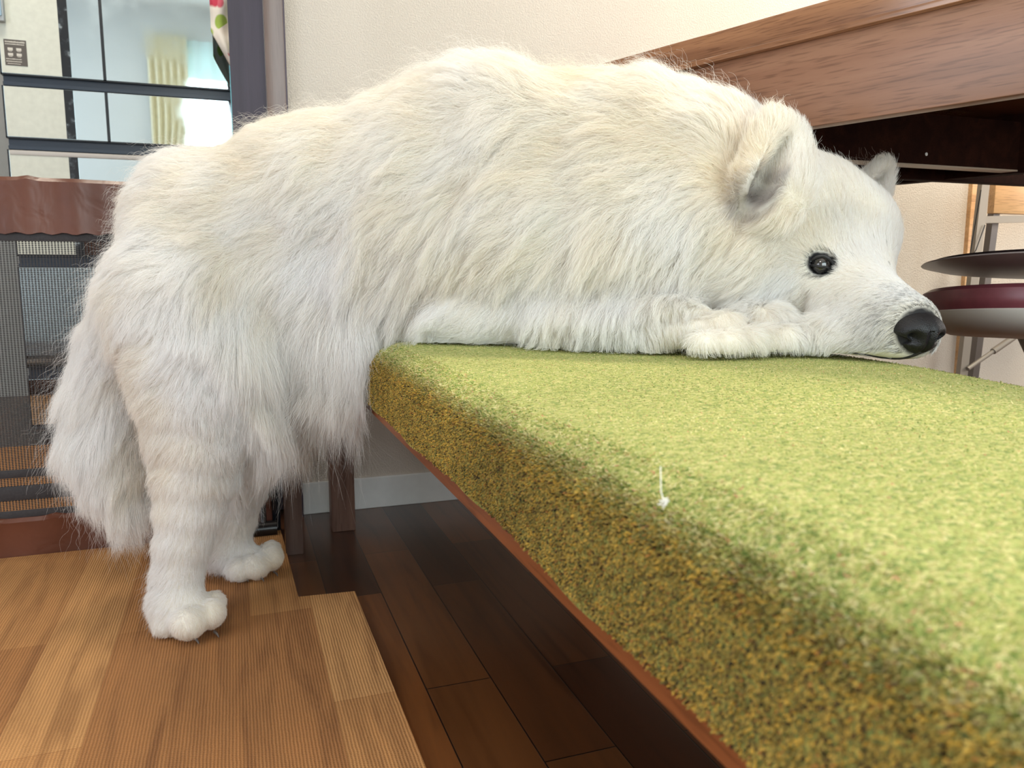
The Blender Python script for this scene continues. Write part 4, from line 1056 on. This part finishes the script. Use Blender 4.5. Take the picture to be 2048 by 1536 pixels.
def add_curves(name, pts, rad, col, mat, parent):
    n, KS, _ = pts.shape
    hc = bpy.data.hair_curves.new(name); hc.add_curves([KS] * n)
    hc.attributes['position'].data.foreach_set('vector', (pts - (OFF if parent is dog else 0)).astype(np.float32).ravel())
    ra = hc.attributes.get('radius') or hc.attributes.new('radius', 'FLOAT', 'POINT'); ra.data.foreach_set('value', rad.astype(np.float32).ravel())
    ca = hc.attributes.new('fcol', 'FLOAT_COLOR', 'CURVE'); c4 = np.ones((n, 4), np.float32); c4[:, :3] = col; ca.data.foreach_set('color', c4.ravel())
    hc.materials.append(mat)
    o = bpy.data.objects.new(name, hc); lk(o, parent); return o
def fur_mat(name, trans, rough_spec=0.35, spec=0.06):
    m = bpy.data.materials.new(name); m.use_nodes = True; t = m.node_tree; t.nodes.clear()
    out = t.nodes.new('ShaderNodeOutputMaterial'); a = t.nodes.new('ShaderNodeAttribute'); a.attribute_name = 'fcol'
    df = t.nodes.new('ShaderNodeBsdfDiffuse'); tr = t.nodes.new('ShaderNodeBsdfTranslucent'); gl = t.nodes.new('ShaderNodeBsdfGlossy'); gl.inputs['Roughness'].default_value = rough_spec
    m1 = t.nodes.new('ShaderNodeMixShader'); m1.inputs[0].default_value = trans; m2 = t.nodes.new('ShaderNodeMixShader'); m2.inputs[0].default_value = spec
    t.links.new(a.outputs['Color'], df.inputs['Color']); t.links.new(a.outputs['Color'], tr.inputs['Color'])
    t.links.new(df.outputs[0], m1.inputs[1]); t.links.new(tr.outputs[0], m1.inputs[2]); t.links.new(m1.outputs[0], m2.inputs[1]); t.links.new(gl.outputs[0], m2.inputs[2]); t.links.new(m2.outputs[0], out.inputs[0])
    return m
FURM = fur_mat('white_fur', 0.48)
WHITE = np.array([0.985, 0.958, 0.940]); CREAM = np.array([0.98, 0.87, 0.71])
def colour(P0, cream, sk, em, n):
    c = np.clip(cream * 0.9 + 0.08 * fnoise(P0, 0)[:, 1] + 0.08 * fnoise(P0, 1)[:, 2] + RNG.normal(0, 0.07, n), 0, 1)[:, None]
    col = WHITE * (1 - c) + CREAM * c
    col = col * (1 + RNG.normal(0, 0.06, n))[:, None]
    # grey-brown hairs deep in the ear, grey whisker roots on the muzzle
    em = np.clip(em * 1.2, 0, 1) * 0.85; col = col * (1 - em[:, None]) + np.array([0.12, 0.09, 0.085]) * em[:, None]
    nzl = np.linalg.norm(P0 - NOSE, axis=1)
    gm_ = np.clip(1 - (nzl - 0.030) / 0.045, 0, 1) * 0.55
    dark = (RNG.random(n) < gm_ * 0.36) | (sk > 0.25)
    sp = (np.linalg.norm(P0 - MB, axis=1) < 0.085) & (fnoise(P0, 3)[:, 0] > 1.9); dark |= sp & (RNG.random(n) < 0.18)
    col[dark] = col[dark] * 0.16
    return np.clip(col, 0.01, 0.985)
KS = 8
P0, pts, L, cream, lg, nn, sk, em, tt = make_strands(roots(NF), KS)
n = len(P0)
pts, own = clump(P0, pts, L, 0.010, np.clip(0.10 + 0.24 * lg[:, 0], 0, 1), 0.003)
pts, own2 = clump(P0, pts, L, 0.035, np.clip(0.40 + 0.35 * lg[:, 0], 0, 1), 0.0008)
pts = wave(pts, L, own2, n, lg, 0.0016)
def clampz(pts):
    x = pts[..., 0]; z = pts[..., 2]
    on = (x > BX0 + RL) & (x < BX1) & (z > BT - 0.05); z[on] = np.maximum(z[on], btop(x[on], pts[..., 1][on]) + 0.001); np.maximum(z, 0.005, out=z); return pts
pts = clampz(pts)
s_ = np.linspace(0, 1, KS)[None]
r0 = np.where(L < 0.016, 0.00013, 0.00017) * FUR_FAT
rad = r0[:, None] * (1 - 0.75 * s_ ** 1.5) * RNG.uniform(0.75, 1.25, (n, 1))
add_curves('fur', pts, rad, colour(P0, cream, sk, em, n), FURM, dog)
# loose flyaway guard hairs
P0, pts, L, cream, lg, nn, sk, em, tt = make_strands(roots(int(NF * 0.035)), 10, 1.25, True)
m_ = (L > 0.012); P0, pts, L, cream, lg, sk, em = P0[m_], pts[m_], L[m_], cream[m_], lg[m_], sk[m_], em[m_]; n = len(P0)
pts = wave(pts, L, np.arange(n), n, lg, 0.0030); pts = clampz(pts)
rad = (0.00010 * FUR_FAT * (1 - 0.6 * np.linspace(0, 1, 10)[None] ** 1.5)) * np.ones((n, 1))
add_curves('guard_hair', pts, rad, colour(P0, cream, sk * 0, em, n), FURM, dog)
# long wisps behind the far ear; the brown colour stands for their shade
nw_ = 260
base_ = FB + (FT - FB) * RNG.uniform(-0.9, 0.8, (nw_, 1)) - RT * RNG.uniform(0.0, 0.030, (nw_, 1)) + FW * 0.012
dirs = UP * 1.0 + RT * RNG.normal(0.15, 0.45, (nw_, 1)) + FW * 0.2; dirs /= np.linalg.norm(dirs, axis=1, keepdims=True)
Lw = RNG.uniform(0.012, 0.040, nw_)
pw = base_[:, None] + dirs[:, None] * Lw[:, None, None] * np.linspace(0, 1, 10)[None, :, None]
pw = wave(pw, Lw, np.arange(nw_) // 6, nw_, np.ones((nw_, 1)), 0.0035)
add_curves('ear_wisps', pw, 0.00011 * np.ones((nw_, 10)), np.tile([[0.26, 0.20, 0.17]], (nw_, 1)), FURM, dog)
# a fluff of shed hair on the cover
lx, ly = 0.0, 0.0
r_ = FW + RT * (1345 - CX) / F - UP * (1002 - CY) / F
pt = CAM + r_ * ((BX0 + 0.008) / r_[0])
b = BM(); c0 = Vector((BX0 + 0.004, float(pt[1]), float(pt[2])))
for k in range(16):
    v0 = RNG.normal(0, 0.0009, 3); v1 = RNG.normal(0, 0.0010, 3); v2 = RNG.normal(0, 0.0012, 3)
    tube(b, [c0 + Vector(v0), c0 + Vector(v1), c0 + Vector(v2)], 0.00022, 5)
tube(b, [c0, c0 + Vector((-0.0005, 0.002, 0.004)), c0 + Vector((0.001, 0.005, 0.009)), c0 + Vector((0.003, 0.009, 0.013))], 0.00020, 5)
tag(finish('lint_tuft', b, plain('shed_white_hair', (232, 228, 218), 0.8)), 'tiny white tuft of shed hair caught on the rounded edge of the green cover', 'lint')
# ------------------------------------------------------------------ pile of the bench cover
def pile(n):
    u = RNG.random(n); u = u * 0.93
    y = np.where(RNG.random(n) < 0.88, 0.02 + 1.13 * RNG.random(n) ** 1.15, BY0 + (BY1 - BY0) * RNG.random(n))
    # nearer tufts show largest: keep full density everywhere
    sec_ = np.array([sec(float(a)) for a in np.linspace(0, 1, 2001)]); idx = np.clip((u * 2000).astype(int), 0, 1999); f = (u * 2000 - idx)[:, None]
    q = sec_[idx] * (1 - f) + sec_[idx + 1] * f; x, z, nx, nz = q.T
    kk = btop(x, y) - BT - 0.0022
    P = np.stack([x + nx * kk * 0.6, y, z + nz * kk], 1); Nn = np.stack([nx, 0 * nx, nz], 1)
    top = nz > 0.75
    lay = np.where(top[:, None], np.array([-1.0, -0.15, 0]), np.array([0.0, 0.1, -0.6]))
    lay = lay + RNG.normal(0, 0.45, (n, 3))
    lay -= Nn * (lay * Nn).sum(1, keepdims=True)
    Lp = np.where(top, 0.0019, 0.0021) * RNG.uniform(0.6, 1.35, n) + np.where((nz > 0.3) & (nz < 0.98), 0.0015, 0)
    up = np.where(top, 0.42, 0.95)[:, None]
    d0 = Nn * up + lay * np.where(top, 0.9, 0.35)[:, None]
    p = np.zeros((n, 4, 3)); p[:, 0] = P - Nn * 0.0008
    for k in range(1, 4):
        d = d0 + lay * 0.25 * k + RNG.normal(0, 0.22, (n, 3)); d /= np.linalg.norm(d, axis=1, keepdims=True)
        p[:, k] = p[:, k - 1] + d * (Lp / 3)[:, None]
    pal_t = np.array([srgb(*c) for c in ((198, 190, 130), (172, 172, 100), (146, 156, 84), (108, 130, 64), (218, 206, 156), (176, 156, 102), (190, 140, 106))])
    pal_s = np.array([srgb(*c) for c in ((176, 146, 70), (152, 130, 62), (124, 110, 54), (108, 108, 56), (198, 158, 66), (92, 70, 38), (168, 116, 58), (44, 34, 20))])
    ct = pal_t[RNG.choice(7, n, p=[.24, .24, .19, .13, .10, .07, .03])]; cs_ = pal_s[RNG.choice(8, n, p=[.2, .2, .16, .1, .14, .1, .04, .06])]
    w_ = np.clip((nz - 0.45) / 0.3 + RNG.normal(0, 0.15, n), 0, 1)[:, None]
    c = (ct * w_ + cs_ * (1 - w_)) * (1 + 0.10 * fnoise(P, 0)[:, :1] + 0.08 * fnoise(P, 2)[:, 1:2])
    rad = (np.where(top, 0.00030, 0.00042) * RNG.uniform(0.7, 1.3, n))[:, None] * np.array([1.0, 1.0, 0.95, 0.6])[None]
    return p, rad, np.clip(c, 0.005, 0.9)
p, rad, c = pile(PILE_COUNT)
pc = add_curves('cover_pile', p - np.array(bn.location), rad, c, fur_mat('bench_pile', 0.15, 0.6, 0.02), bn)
pc['kind'] = 'stuff'
